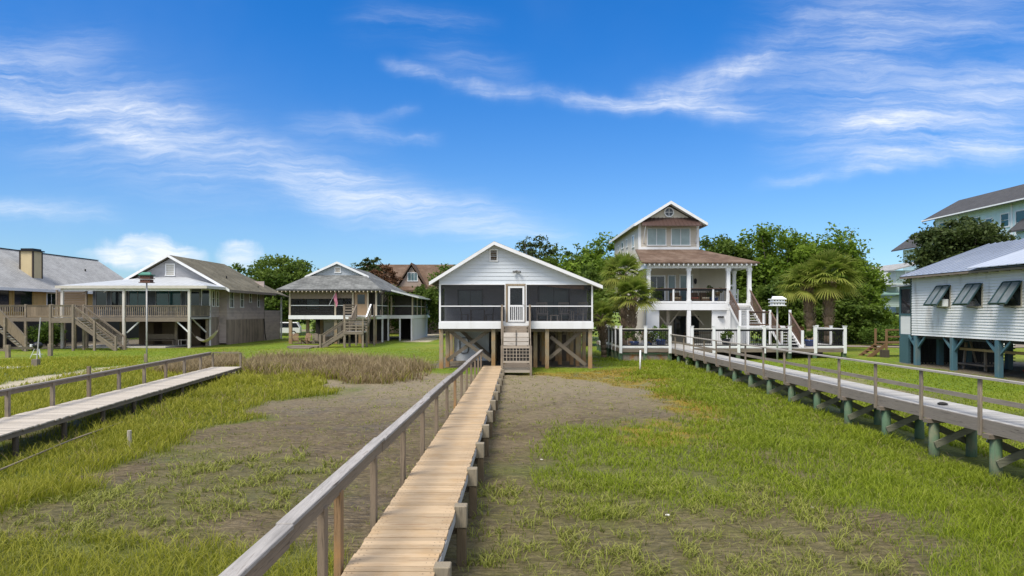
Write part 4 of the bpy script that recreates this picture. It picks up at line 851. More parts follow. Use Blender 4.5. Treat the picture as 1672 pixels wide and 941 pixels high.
for y_, z_ in ((66, 7.2), (71, 6.4)): MB().cyl((-27.6 if y_ < 70 else -26.4, y_, z_-.6), (-27.6 if y_ < 70 else -26.4, y_, z_), .06).build('vent_pipe', BLK, rf)
window(h, (-31.05, 62.02, 7.55), .7, .95, '-y', W, plain('cream_louvre', (.5, .48, .42)), .09, (1, 6), name='gable_vent')
for y, x in ((62.5, X1), (63.4, X1)): window(h, (x, y, 4.95), .35, 1.35, '+x', W, GL, .08, (1, 2))
for y, hh, w_ in ((64.75, 1.55, .75), (67.2, 1.45, .7), (69.4, .9, .4), (71.6, 1.35, .45)): window(h, (X2, y, 4.95 if hh > 1 else 5.2), w_, hh, '+x', W, GL, .08, (2 if w_ > .5 else 1, 2))
# rear porch
MB().box(-26.72, -26.6, 73.4, 78.3, .5, 3.9).build('rear_porch_wall', ws, h); MB().box(-26.5, -26.35, 78.1, 78.25, .5, 5.4).build('rear_porch_post', W2, h); MB().tube([(-26.55, 73.1, 3), (-26.45, 73.1, 1.4), (-26.4, 73.3, .7)], [.05]*3).build('drain_pipe', BLK, h)
# veranda
vf, ze = 57.7, 5.93
mr = metal_roof('white_metal_roof', (.45, .47, .49), .5, .6, 0, .15, stain=(.32, .33, .34))
v = [(-38.6, vf, ze), (-25.8, vf, ze), (-25.8, 62., ze+.02), (-29.6, 62.0, 6.9), (-32.6, 62.0, 6.9), (-38.6, 62.0, 6.12)]
m = MB().add(v, [(0, 1, 3, 4), (1, 2, 3), (0, 4, 5)]); m.add([(a, b, c-.07) for a, b, c in v], [(4, 3, 1, 0), (3, 2, 1), (5, 4, 0)]); m.build('veranda_roof', mr, h)
MB().box(-38.62, -25.78, vf-.04, vf, ze-.22, ze+.02).box(-25.8, -25.76, vf, 62, ze-.22, ze+.01).build('veranda_fascia', plain('pale_fascia', (.55, .52, .46), .6, .15), h); MB().box(-38.3, -27.3, vf+.25, vf+.4, ze-.42, ze-.2).build('veranda_beam', W2, h)
MB().box(-38.3, -27.3, 58, 62, 3.1, 3.26).build('veranda_floor', greydeck, h); MB().box(-38.3, -27.3, 57.93, 57.995, 2.9, 3.27).build('rim_board', greyX, h)
posts(h, [(-38.2, 58), (-32.95, 57.97), (-27.4, 57.97)], .2, plain('worn_white_post', (.6, .57, .52), .7, .2, stain=(.3, .25, .2), stainamt=.7), gzf(-33, 58)-.2, ze-.25, 'veranda_post'); posts(h, [(-36.2, 58.1), (-35.2, 61.5), (-30, 61), (-27.6, 61.8)], .2, greyZ, .3, 3.1, 'stilt')
rr(h, greyZ, (-38.1, 58, 3.27), (-33.05, 58, 3.27), sp=.17, bal=.075); rr(h, greyZ, (-32.85, 58, 3.27), (-27.5, 58, 3.27), sp=.17, bal=.075); rr(h, greyZ, (-27.4, 58.1, 3.27), (-27.4, 61.9, 3.27), sp=.2, bal=.18)
for x, w_ in ((-37.3, .9), (-35.7, 1.3), (-34.0, 1.5), (-31.2, 2.2), (-29.0, 1.2)): window(h, (x, 62.03, 4.75), w_, 2. if w_ > 1.4 else 1.6, '-y', plain('grey_frame', (.25, .26, .27)) if x == -37.3 else bpy.data.materials['grey_frame'], GLT if w_ > 1.4 else GL, .1, (2 if w_ > 1.2 else 1, 1))
window(h, (-27.8, 62.03, 4.75), .7, 1.9, '-y', W, GL, .09)
each('post_brace', W2, h, [((-27.5, 58.15, 1.95), (-28.7, 58.15, 3.05), .1), ((-32.8, 58.15, 1.95), (-31.6, 58.15, 3.05), .1), ((-27.6, 61.6, 1.9), (-28.8, 61.6, 3.05), .1)])
MB().box(-38, -29.5, 58.1, 61.9, .5, gzf(-33, 58)+.12).build('patio_slab', concrete, h)
MB().box(-36, -27.7, 66, 66.1, .4, 3.1).build('storage_wall', wood('storage_boards', (.13, .10, .075), 2), h)
sb = MB()
for k in range(3): sb.box(-35.2+k*2.2, -33.8+k*2.2, 64.4, 64.5, .6, 2.7)
sb.build('storage_door', wood('storage_door_boards', (.2, .15, .1), 2), h)
ls = T('wooden_staircase', 'grey wooden stairs descending to the right below the weathered veranda', 'stairs', (-34, 55, .66))
MB().box(-36.9, -35.0, 54.5, 57.9, 3.1, 3.24).build('landing', greydeck, ls); MB().box(-36.95, -34.95, 54.44, 54.495, 2.85, 3.25).build('rim_board', greyX, ls)
flight(ls, (-35.0, 55.1, 3.24), (-31.6, 55.1, .70), 13, 1.2, (0, 1, 0), greyX, greydeck, greyZ, 1.05)
posts(ls, [(-36.85, 54.5), (-35.0, 54.45), (-33.3, 54.45), (-31.6, 54.45), (-31.6, 55.75), (-36.85, 57.6), (-35, 55.8)], .16, greyZ, .4, 4.3, 'stair_post')
for o in [o for o in ls.children if o.name.startswith('stair_post')]:
    c = sum((Vector(v.co) for v in o.data.vertices), Vector())/8
    top = 4.32 if c.x+ls.location.x < -34.5 else (3.0 if c.x+ls.location.x < -33 else 1.78)
    for v_ in o.data.vertices:
        if v_.co.z+ls.location.z > 3: v_.co.z = top-ls.location.z
rr(ls, greyZ, (-36.75, 54.5, 3.27), (-35.1, 54.5, 3.27), sp=.17, bal=.075)

# ================================================================== 4. far left house with tan walls
tan = siding('tan_board_siding', (.50, .33, .13), .3, .5, .7, .08, vert=True)
h = T('tan_house', 'tan house with a big grey shingle roof and boxed chimney at the left edge', 'house', (-47, 66, .66))
MB().box(-44.7, -44.55, 56, 82, 3.2, 6).build('side_wall', tan, h); MB().box(-55, -44.7, 56, 56.15, 3.2, 6).build('end_wall', tan, h); MB().box(-55, -44.7, 81.9, 82, 3.2, 6).prism([(-55, 81.9, 6), (-44.7, 81.9, 6), (-50, 81.9, 9.6)], (0, .1, 0)).build('end_wall', tan, h)
MB().prism([(-55, 56, 6), (-44.7, 56, 6), (-50, 56, 9.6)], (0, .12, 0)).build('gable_wall', tan, h)
rf = gable_roof_y(MB(), -56, -50, -43.9, 5.85, 9.95, 5.85, 55.5, 82.3, .16).build('roof', roof_grey, h); MB().box(-43.9, -43.8, 55.5, 82.3, 5.6, 5.86).build('gutter', W2, rf); MB().beam((-50, 55.4, 9.97), (-50, 82.4, 9.97), .3, .05).build('ridge_cap', DARK, rf); MB().cyl((-47.5, 76, 7.9), (-47.5, 76, 8.5), .08).build('vent_pipe', BLK, rf)
c = MB().box(-46.8, -45.55, 64.9, 66.2, 6.3, 9.5).build('chimney', plain('tan_panel', (.55, .45, .27), .7, .12), h)
ct = MB()
for x in (-46.84, -45.63):
    for y in (64.86, 66.1): ct.box(x, x+.12, y, y+.14, 6.3, 9.48)
ct.build('chimney_trim', plain('dark_brown_trim', (.06, .045, .035)), c); MB().box(-46.95, -45.4, 64.75, 66.35, 9.5, 9.62).box(-46.75, -45.6, 64.95, 66.15, 9.62, 9.78).build('chimney_cap', BLK, c)
for y, w_ in ((58, 4.9), (62.2, 2.3)): window(h, (-44.55, y, 4.8), w_, 2.1, '+x', plain('mustard_frame', (.4, .27, .09)) if y == 58 else bpy.data.materials['mustard_frame'], GL, .18)
window(h, (-44.55, 66.0, 4.8), 1.2, 1.4, '+x', W, GL, .1, (2, 1))
MB().box(-44.5, -37.4, 55.6, 58.2, 3.12, 3.26).build('side_deck', greydeck, h); MB().box(-44.5, -37.4, 55.53, 55.595, 2.95, 3.28).build('rim_board', greyX, h)
rr(h, greyZ, (-41.9, 55.6, 3.27), (-39.6, 55.6, 3.27), sp=.17, bal=.075); rr(h, wood('brown_boards', (.22, .17, .12), 2), (-39.6, 55.6, 3.27), (-37.5, 55.6, 3.27), sp=.2, solid=True)
posts(h, [(-41.9, 55.6), (-39.6, 55.6), (-37.45, 55.6)], .16, greyZ, .4, 4.35, 'deck_post'); posts(h, [(-43.5, 61), (-40, 61)], .18, greyZ, .4, 3.1, 'deck_post'); MB().box(-44.6, -44.5, 56, 82, .4, 3.2).build('under_dark_sheet', DARK, h)
fw = MB()
for k in range(11): fw.box(-40.8, -38.3, 61.3, 61.34+.015*(k % 2), 3.28+k*.21, 3.46+k*.21)
fw.build('privacy_boards', wood('brown_fence_wall', (.16, .12, .085), 0), h); posts(h, [(-40.9, 61.35), (-38.25, 61.35)], .15, greyZ, .4, 5.7, 'deck_post')
ls = T('wooden_staircase', 'wooden stairs with solid board sides at the left edge of the photo', 'stairs', (-42, 54.5, .66))
a = Vector((-41.2, 54.3, 4.75)); b = Vector((-38.3, 54.3, 1.75))
MB().prism([(a.x, 53.75, a.z), (b.x, 53.75, b.z), (b.x, 53.75, b.z-.9), (a.x, 53.75, a.z-1.2)], (0, .05, 0)).build('side_boards', bpy.data.materials['brown_boards'], ls); MB().beam(a+Vector((0, -.52, .03)), b+Vector((0, -.52, .03)), .12, .06).build('handrail', greyX, ls)
m1 = MB(); m2 = MB(); stairs(m1, m2, (-41.2, 54.4, 3.2), (-38.2, 54.4, .6), 13, 1.2, (0, 1, 0)); m2.build('treads', greydeck, ls); each('stringer', greyX, ls, [((-41.2, 53.9, 2.9), (-38.2, 53.9, .5), .05, .26), ((-41.2, 54.95, 2.9), (-38.2, 54.95, .5), .05, .26)])
posts(ls, [(-39.9, 53.7, .3, 3.3), (-38.25, 53.7, .3, 1.8)], .16, greyZ, 0, 0, 'stair_post')

# ================================================================== 5. hip roofed cottage with the half landing stair
h = T('screened_house', 'hip roofed grey house on stilts with brown screened porches and a white band', 'house', (-17.5, 66, .66))
gsh = shingle('mottled_grey_shingles', (.165, .17, .165), .35, old=(.26, .265, .26), amt=.5); beige = plain('beige_trim', (.5, .43, .33), .6, .1)
y0, y1 = 65.2, 84; zl = 5.87; xm = -17.55; gy_ = 68.6; zg = 7.42
m = MB(); v = [(-22.6, y0, zl), (-12.5, y0, zl), (-14.75, gy_, zg), (-20.35, gy_, zg), (xm, gy_, 8.62), (xm, y1, 8.62), (-22.6, y1, zl), (-12.5, y1, zl)]
m.add(v, [(0, 1, 2, 3), (1, 7, 5, 4, 2), (0, 3, 4, 5, 6)]); m.add([(a, b, c-.1) for a, b, c in v], [(3, 2, 1, 0), (2, 4, 5, 7, 1), (6, 5, 4, 3, 0)])
m.prism([(-12.9, 70.5, 6.05), (-9.9, 72.0, 5.32), (-9.9, 89, 5.32), (-12.9, 89, 6.05)], (0, 0, -.1)); rf = m.build('roof', gsh, h)
MB().prism([(-20.2, gy_+.15, zg-.02), (-14.9, gy_+.15, zg-.02), (xm, gy_+.15, 8.55)], (0, .1, 0)).build('gablet', siding('pale_blue_gablet', (.42, .46, .5), .16), h)
f_ = MB()
for a in (-20.75, -14.35): f_.prism([(a, gy_-.25, zg-.3), (xm, gy_-.25, 8.55), (xm, gy_-.25, 8.78), (a, gy_-.25, zg-.1)], (0, .35, 0))
f_.build('fascia', W, rf); MB().beam((-12.46, 70.5, 5.95), (-9.85, 72, 5.25), .06, .16).beam((-9.86, 72, 5.25), (-9.86, 89, 5.25), .05, .16).build('eave_board', W, rf)
window(h, (xm, gy_+.15, 7.95), .45, .4, '-y', W, beige, .1, (1, 3), name='gable_vent')
rt = MB()
for i in range(26): x = -22.4+i*.39; rt.box(x-.05, x+.05, y0+.03, y0+.75, zl-.25, zl-.11)
rt.build('rafter_tails', beige, rf)
MB().box(-21.6, -13.1, 65.95, 66.05, 3.03, 3.40).box(-13.2, -13.08, 66.05, 73, 3.03, 3.4).box(-13.08, -10.6, 72.95, 73.05, 3.02, 3.38).box(-10.7, -10.6, 73.05, 88, 3.02, 3.38).build('floor_band', W, h); MB().box(-21.5, -13.2, 66.05, 84, 3.1, 3.38).box(-13.2, -10.7, 73.05, 88, 3.1, 3.37).build('floor', darkwood, h)
posts(h, [(-21.5, 66.1), (-17.1, 66.1), (-13.95, 66.1), (-13.15, 66.1), (-15.4, 66.1)], .16, beige, 3.4, 5.65, 'porch_post'); posts(h, [(-13.15, 69), (-13.2, 72.6), (-12.9, 73), (-10.65, 73.0), (-10.65, 76.5), (-10.65, 80), (-10.65, 83.5), (-10.65, 87.5)], .14, beige, 3.4, 5.45, 'porch_post')
fm = MB()
for a, b, y in ((-21.4, -17.2, 66.1), (-17.0, -15.5, 66.1), (-13.0, -10.7, 73.0)): fm.box(a, b, y-.03, y+.03, 4.32, 4.39)
fm.box(-13.18, -13.1, 66.2, 72.5, 4.32, 4.39).box(-10.68, -10.62, 73.1, 87.4, 4.32, 4.39).build('screen_rail', W2, h)
for a, b, y in ((-21.42, -17.18, 66.1), (-17.02, -15.48, 66.1), (-13.0, -10.75, 73.0)): MB().box(a, b, y+.031, y+.034, 3.4, 5.62).build('screen', SCR2, h)
MB().box(-13.13, -13.127, 66.2, 72.5, 3.4, 5.6).box(-10.64, -10.637, 73.1, 87.4, 3.4, 5.4).build('side_screen', SCR, h)
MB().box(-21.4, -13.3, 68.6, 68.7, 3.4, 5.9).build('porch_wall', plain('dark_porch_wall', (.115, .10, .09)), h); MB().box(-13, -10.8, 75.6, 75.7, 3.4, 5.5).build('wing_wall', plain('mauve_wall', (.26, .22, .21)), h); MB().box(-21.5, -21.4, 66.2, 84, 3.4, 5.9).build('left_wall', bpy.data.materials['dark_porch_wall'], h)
MB().box(-21.4, -17.2, 66.11, 66.125, 5.0, 5.62).build('roll_shade', plain('brown_shade', (.23, .18, .14)), h); MB().box(-17.0, -15.5, 66.11, 66.125, 5.05, 5.62).build('roll_shade', bpy.data.materials['brown_shade'], h)
for x in (-20, -17.6, -16.): window(h, (x, 68.6, 4.6), 1.2, 1.1, '-y', DARK, GLS if x < -19 else GL, .08)
for z in (3.65, 3.9, 4.15): each('porch_rail', darkwood, h, [((-21.3, 66.5, z), (-15.5, 66.5, z), .04, .1)])
dw = MB().box(-15.25, -14.05, 66.1, 66.16, 3.4, 5.62); dw.build('door_panel', plain('tan_door_wall', (.33, .23, .14)), h); MB().box(-14.95, -14.25, 66.06, 66.097, 4.5, 5.4).build('door_window', GL, h)
for x, y in [(-21.45, 66.15), (-20.2, 67.5), (-17.1, 66.3), (-14.9, 67), (-14.2, 67.2), (-13.3, 66.3), (-19.5, 70)]: MB().box(x-.14, x+.14, y-.14, y+.14, .4, 3.03).build('stilt', pileZ, h)
posts(h, [(-13.2, 69.5), (-13.2, 72.8), (-10.75, 73.1), (-12, 73.1)], .16, W2, .4, 3.03, 'stilt')
MB().box(-19.9, -17.8, 71, 71.1, 1.2, 3.0).build('white_panel', W2, h); MB().box(-21.3, -13.3, 74, 74.1, .4, 3.1).build('under_dark_sheet', DARK, h)  # dark sheet under the floor is added in place of shade there
MB().box(-10.75, -10.65, 73.5, 86, .45, 3.02).build('lattice_shed', siding('white_lattice', (.6, .6, .58), .22, .9, .7, .1, vert=True), h); MB().box(-12.9, -10.8, 78, 78.1, .4, 3.).build('under_dark_sheet', DARK, h)  # second dark sheet closes the view below the wing as painted shade
ls = T('wooden_staircase', 'grey wooden stairs with a half landing in front of the hip roofed house', 'stairs', (-14, 60, .66))
MB().box(-15.4, -12.6, 62.4, 65.9, 3.26, 3.38).build('platform', greydeck, ls)
flight(ls, (-13.55, 62.4, 3.36), (-13.55, 60.1, 2.1), 7, 1.3, (1, 0, 0), greyY, greydeck, greyY)
MB().box(-14.35, -12.8, 58.55, 60.1, 1.93, 2.05).build('landing', greydeck, ls); MB().box(-14.4, -12.75, 58.48, 58.545, 1.8, 2.06).build('rim_board', greyX, ls)
flight(ls, (-14.4, 59.2, 2.05), (-16.4, 59.2, .72), 7, 1.2, (0, 1, 0), greyX, greydeck, greyX)
posts(ls, [(-14.35, 58.6, .3, 3.15), (-12.8, 58.6, .3, 3.15), (-12.8, 60.1, .3, 3.3), (-14.3, 60.1, .3, 3.3), (-15.35, 62.45, .3, 4.4), (-12.6, 62.45, .3, 4.4), (-16.45, 58.55, .3, 1.8), (-16.45, 59.85, .3, 1.8), (-14.25, 62.45, .3, 4.4)], .16, greyZ, 0, 0, 'stair_post')
for p, q in (((-14.3, 58.55, 2.05), (-12.85, 58.55, 2.05)), ((-15.3, 62.4, 3.38), (-14.3, 62.4, 3.38)), ((-12.75, 58.6, 2.05), (-12.75, 60.1, 2.05))): rr(ls, greyX, p, q, mid=(.25, .5, .75))
rr(ls, W2, (-12.88, 62.3, 3.42), (-12.88, 60.2, 2.2), mid=(.4,), name='white_handrail')

# ================================================================== 6. white stilt house at the right
h = T('white_stilt_house', 'white clapboard house on teal stilts with propped dark shutters at the right edge', 'house', (27, 32, .7))
xw = 22.8; wl = plain('white_clapboard', (.66, .67, .67), .6, .1, 1.5, stain=(.36, .34, .30), stainamt=.6, stretch=(.4, .4, 3)); z0, z1 = 2.4, 5.75
m = MB(); z = z0
while z < z1:
    for ya in (19.0, 25.0, 31.4, 35.2):
        yb_ = {19.0: 25., 25.: 31.4, 31.4: 35.2, 35.2: 38.9}[ya]
        m.add([(xw-.042, ya, z), (xw-.042, yb_, z), (xw, yb_, z+.15), (xw, ya, z+.15), (xw, ya, z), (xw, yb_, z)], [(0, 3, 2, 1), (0, 1, 5, 4)])
    z += .14
m.build('side_siding', wl, h); MB().box(xw+.005, xw+.15, 19, 38.9, z0, z1+.12).build('side_wall', W2, h); MB().box(xw+.15, 32.2, 38.75, 38.9, z0, z1).prism([(xw+.15, 38.75, z1), (32.2, 38.75, z1), (27.5, 38.75, 7.45)], (0, .15, 0)).build('end_wall', W2, h)
MB().box(xw-.05, xw+.02, 38.9, 38.98, z0-.1, z1).build('corner_trim', dkgreen, h)
mtr = metal_roof('blue_grey_metal_roof', (.26, .30, .38), .5, .55, 1, .14, stain=(.34, .37, .43)); mtr2 = metal_roof('pale_metal_roof', (.42, .46, .53), .5, .55, 1, .1)
rf = gable_roof_y(MB(), 22.25, 27.5, 32.7, 5.74, 7.62, 5.74, 18.5, 39.2, .05).build('roof', mtr, h); MB().prism([(22.05, 18.4, 5.78), (27.3, 18.4, 7.70), (27.3, 32.0, 7.70), (22.05, 33.2, 5.80)], (0, 0, .035)).build('roof_overlay', mtr2, rf)
sm_ = MB()
for i in range(40): y = 18.7+i*.525; o_ = .045 if y < 32.6 else .004; sm_.beam((22.3 if y > 32.6 else 22.1, y, 5.765+o_), (27.4, y, 7.59+o_+.035), .045, .05)
sm_.build('roof_seams', mtr, rf)
MB().beam((22.27, 18.5, 5.66), (22.27, 39.2, 5.66), .04, .13).build('eave_board', greyY, rf)
rt = MB()
for i in range(28): y = 19+i*.72; rt.box(22.3, 22.8, y-.03, y+.03, 5.60, 5.69)
rt.build('rafter_tails', darkwood, rf)
MB().prism([(22.3, 39.21, 5.60), (27.5, 39.21, 7.48), (27.5, 39.21, 7.6), (22.3, 39.21, 5.73)], (0, .05, 0)).build('rake_board', greyX, rf)
def shutter(yc, w_=1.02, zt=5.05, hh=1.06, ac=False):
    o = MB().box(xw-.05, xw+.004, yc-w_/2-.07, yc+w_/2+.07, zt-hh-.07, zt-hh).box(xw-.05, xw+.004, yc-w_/2-.07, yc-w_/2, zt-hh, zt).box(xw-.05, xw+.004, yc+w_/2, yc+w_/2+.07, zt-hh, zt).box(xw-.05, xw+.004, yc-w_/2-.07, yc+w_/2+.07, zt, zt+.06).build('window_frame', wood('worn_frame', (.42, .38, .32), 1) if 'worn_frame' not in bpy.data.materials else bpy.data.materials['worn_frame'], h)
    MB().box(xw-.045, xw-.035, yc-w_/2, yc+w_/2, zt-hh, zt).build('pane', GL, o)
    A = Vector((xw-.06, 0, zt+.05)); Bt = Vector((xw-.06-.70, 0, zt+.05-1.03)); d_ = Bt-A
    f = MB(); P = lambda y, t: (A.x+d_.x*t, y, A.z+d_.z*t)
    ya, yb2 = yc-w_/2-.05, yc+w_/2+.05
    for y in (ya, yc, yb2): f.beam(P(y, 0), P(y, 1), .09, .045)
    for t in (.02, .98): f.beam(P(ya+.045, t), P(yb2-.045, t), .09, .04, (.8, 0, .6))
    s_ = f.build('shutter', dkgreen, o); g_ = MB()
    g_.prism([P(ya+.045, .04), P(yc-.045, .04), P(yc-.045, .96), P(ya+.045, .96)], (.01, 0, .01)); g_.prism([P(yc+.045, .04), P(yb2-.045, .04), P(yb2-.045, .96), P(yc+.045, .96)], (.01, 0, .01)); g_.build('shutter_panel', plain('dusty_shutter', (.16, .18, .17), .3, .6, 4, .6, stain=(.05, .08, .08), stainamt=.7) if 'dusty_shutter' not in bpy.data.materials else bpy.data.materials['dusty_shutter'], s_)
    MB().beam((xw-.03, yc-.2, zt-hh-.12), P(yc+.3, .98), .025, .025).build('prop_stick', BLK, o)
    return o
for yc in (36.0, 33.6, 31.04): shutter(yc)
ac = T('air_conditioner', 'small white window air conditioner under the far propped shutter', 'air conditioner', (22.5, 35.8, 3.99)); MB().box(22.42, 22.74, 35.55, 36.05, 3.99, 4.38).build('case', W2, ac, bevel=.02); gq = MB()
for i in range(6): gq.box(22.40, 22.419, 35.6, 36.0, 4.03+i*.055, 4.055+i*.055)
gq.build('grille', bpy.data.materials['grey_frame'], ac)
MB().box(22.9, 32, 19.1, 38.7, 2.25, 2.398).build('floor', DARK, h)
for y in (22.2, 25.4, 28.75, 32.1, 35.4, 38.6):
    x = xw+.1; o = MB().box(x-.13, x+.13, y-.13, y+.13, gzf(x, y)-.3, 2.39).build('stilt', tealZ, h, bevel=.015)
    each('knee_brace', tealZ, o, [((x, y+.1, 1.72), (x, y+.8, 2.36), .1), ((x, y-.1, 1.72), (x, y-.8, 2.36), .1)])
for x, y in [(26.2, y) for y in (24, 28, 32, 36)]+[(29.5, y) for y in (26, 30, 34, 38)]+[(24.2, 38.6), (25.8, 38.6)]: MB().box(x-.13, x+.13, y-.13, y+.13, gzf(x, y)-.3, 2.25).build('stilt', teal, h)
lt = MB()
for i in range(30): lt.box(22.98+i*.2, 23.06+i*.2, 39.3, 39.32, gzf(24, 39)-.1, 2.3)
for i in range(9): lt.box(22.95, 29, 39.321, 39.34, .85+i*.18, .91+i*.18)
lt.build('lattice', BLK, h)
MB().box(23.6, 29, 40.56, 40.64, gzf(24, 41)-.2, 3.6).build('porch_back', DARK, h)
# small screened side porch at the far end
pz = MB().box(23.0, 23.1, 38.99, 39.08, 2.3, 5.2).box(23.0, 23.1, 40.45, 40.55, 2.3, 5.2).box(23.0, 23.1, 39.08, 40.45, 3.5, 3.62).box(23., 23.1, 39.08, 40.45, 5.05, 5.2).box(23.0, 23.1, 39.08, 40.45, 2.2, 2.42); pz.build('porch_frame', teal, h)
MB().box(23.03, 23.08, 39.08, 40.45, 2.42, 3.5).build('porch_panel', wl, h); MB().box(23.05, 23.055, 39.08, 40.45, 3.62, 5.05).build('porch_screen', GL, h); MB().box(22.7, 26, 38.99, 40.9, 5.21, 5.29).build('porch_roof', plain('grey_metal_edge', (.32, .34, .36), .4), h); MB().box(23.1, 26, 40.46, 40.54, 2.3, 5.2).build('porch_end', teal, h)
MB().box(22.98, 23.2, 39.6, 40.5, gzf(23, 40)-.2, 2.2).build('porch_pier', teal, h)

# ================================================================== 7. far houses
h = T('brown_roofed_house', 'far house with a wide brown roof and a small gabled dormer window', 'house', (-15, 102, .7))
bm_ = shingle('red_brown_shingles', (.15, .098, .068), .2, old=(.20, .145, .11)); stn = siding('taupe_siding', (.34, .27, .22), .2)
MB().prism([(-22, 98, 6.8), (-8, 98, 6.8), (-8, 103, 10.75), (-22, 103, 10.75)], (0, 0, .14)).prism([(-22, 108, 6.8), (-8, 108, 6.8), (-8, 103, 10.75), (-22, 103, 10.75)], (0, 0, .14)).build('roof', bm_, h); MB().box(-21.5, -8.4, 98.8, 107.5, .5, 7.0).build('wall', stn, h)
MB().prism([(-16.4, 98.6, 7.3), (-12.7, 98.6, 7.3), (-14.5, 98.6, 10.3)], (0, 4, 0)).build('dormer_wall', stn, h)
dr_ = MB(); 
for a in (-17.0, -12.0): dr_.prism([(a, 98.2, 7.1), (-14.5, 98.2, 10.85), (-14.5, 98.2, 10.6), (a, 98.2, 6.85)], (0, 4.6, 0))
dr_.build('dormer_roof', bm_, h); window(h, (-14.35, 98.6, 8.8), 1.3, 1.1, '-y', W, GLS, .1, (3, 1)); MB().box(-17.4, -11.6, 97.2, 98.6, 6.6, 6.85).build('lower_eave', bm_, h)
h = T('teal_tower_house', 'very tall pale teal house with dark roofs above the white stilt house', 'house', (56, 80, .8))
pt = siding('pale_teal_board_siding', (.56, .72, .74), .5, .5, .6, .06, vert=True); dgr = shingle('charcoal_shingles', (.085, .085, .09), .2)
MB().box(52, 60, 64, 84, .7, 15.2).build('wall', pt, h); MB().box(52.4, 60, 84.0, 91.5, .7, 12.).build('wing_wall', pt, h)
rf = gable_roof_y(MB(), 50.9, 55.5, 60.5, 15.05, 17.6, 15.05, 63, 84.8, .2).build('roof', dgr, h); MB().box(50.83, 50.9, 63, 84.8, 14.92, 15.06).build('gutter', W, rf)
MB().prism([(51.2, 83.9, 12.0), (54.5, 83.9, 14.3), (54.5, 92.2, 14.3), (51.2, 92.2, 12.0)], (0, 0, -.15)).build('wing_roof', dgr, h); MB().box(52.2, 54.2, 84.7, 84.9, 13.6, 13.8).build('small_roof', dgr, h)
MB().prism([(50.4, 60, 11.9), (52.2, 60, 13.4), (52.2, 69.5, 13.4), (50.4, 69.5, 11.9)], (0, 0, -.15)).build('lower_roof', dgr, h); MB().box(51, 51.99, 60, 69, .7, 11.8).build('bay_wall', pt, h)
for y, z, w_, hh in ((82, 13.6, 1.9, 1.7), (76.9, 13.55, 1.7, 1.4), (74.4, 13.4, .9, .9), (72., 13.4, 1.1, 1.3), (69.8, 12.9, 1.2, 2.3), (66.5, 13.4, 1.2, 1.8)): window(h, (52, y, z), w_, hh, '-x', W, GLT, .14, (1, 2))
for y in (79.5, 71., 84): MB().box(51.93, 52.0, y-.1, y+.1, 9, 14.9).build('corner_trim', W, h)
h = T('pale_green_house', 'pale grey green stilt house half hidden behind the shore tree and shutters', 'house', (46, 82, .7))
pg = siding('pale_green_lap', (.42, .5, .47), .2); MB().box(45, 53, 80, 92, 3.6, 8.6).build('wall', pg, h); MB().prism([(44.2, 79.2, 8.5), (49, 79.2, 9.7), (49, 93, 9.7), (44.2, 93, 8.5)], (0, 0, .14)).build('roof', roof_grey, h)
MB().box(43.2, 45, 78.6, 84, 6.9, 7.0).box(43.2, 43.3, 78.6, 84, 7.0, 8.3).build('balcony', W, h); window(h, (47, 80, 7.7), 1.6, 1.3, '-y', W, GL, .16); MB().box(42, 47.5, 78.9, 79.0, 4.3, 5.6).build('balcony_wall', pg, h); MB().prism([(41.6, 78.4, 5.7), (47.6, 78.4, 5.7), (47.6, 80, 6.0), (41.6, 80, 6.0)], (0, 0, .1)).build('lower_roof', plain('green_metal', (.22, .34, .3), .4), h)
MB().box(40.2, 42.5, 78.7, 78.8, 3.5, 4.7).build('stair_wall', W, h)
for x in (40.4, 42.4, 45.2, 48, 51): MB().box(x-.15, x+.15, 79.2, 79.5, .6, 4.3).build('stilt', pileZ, h)
MB().box(40.2, 52, 80.2, 91, 3.4, 3.6).build('floor', darkwood, h)
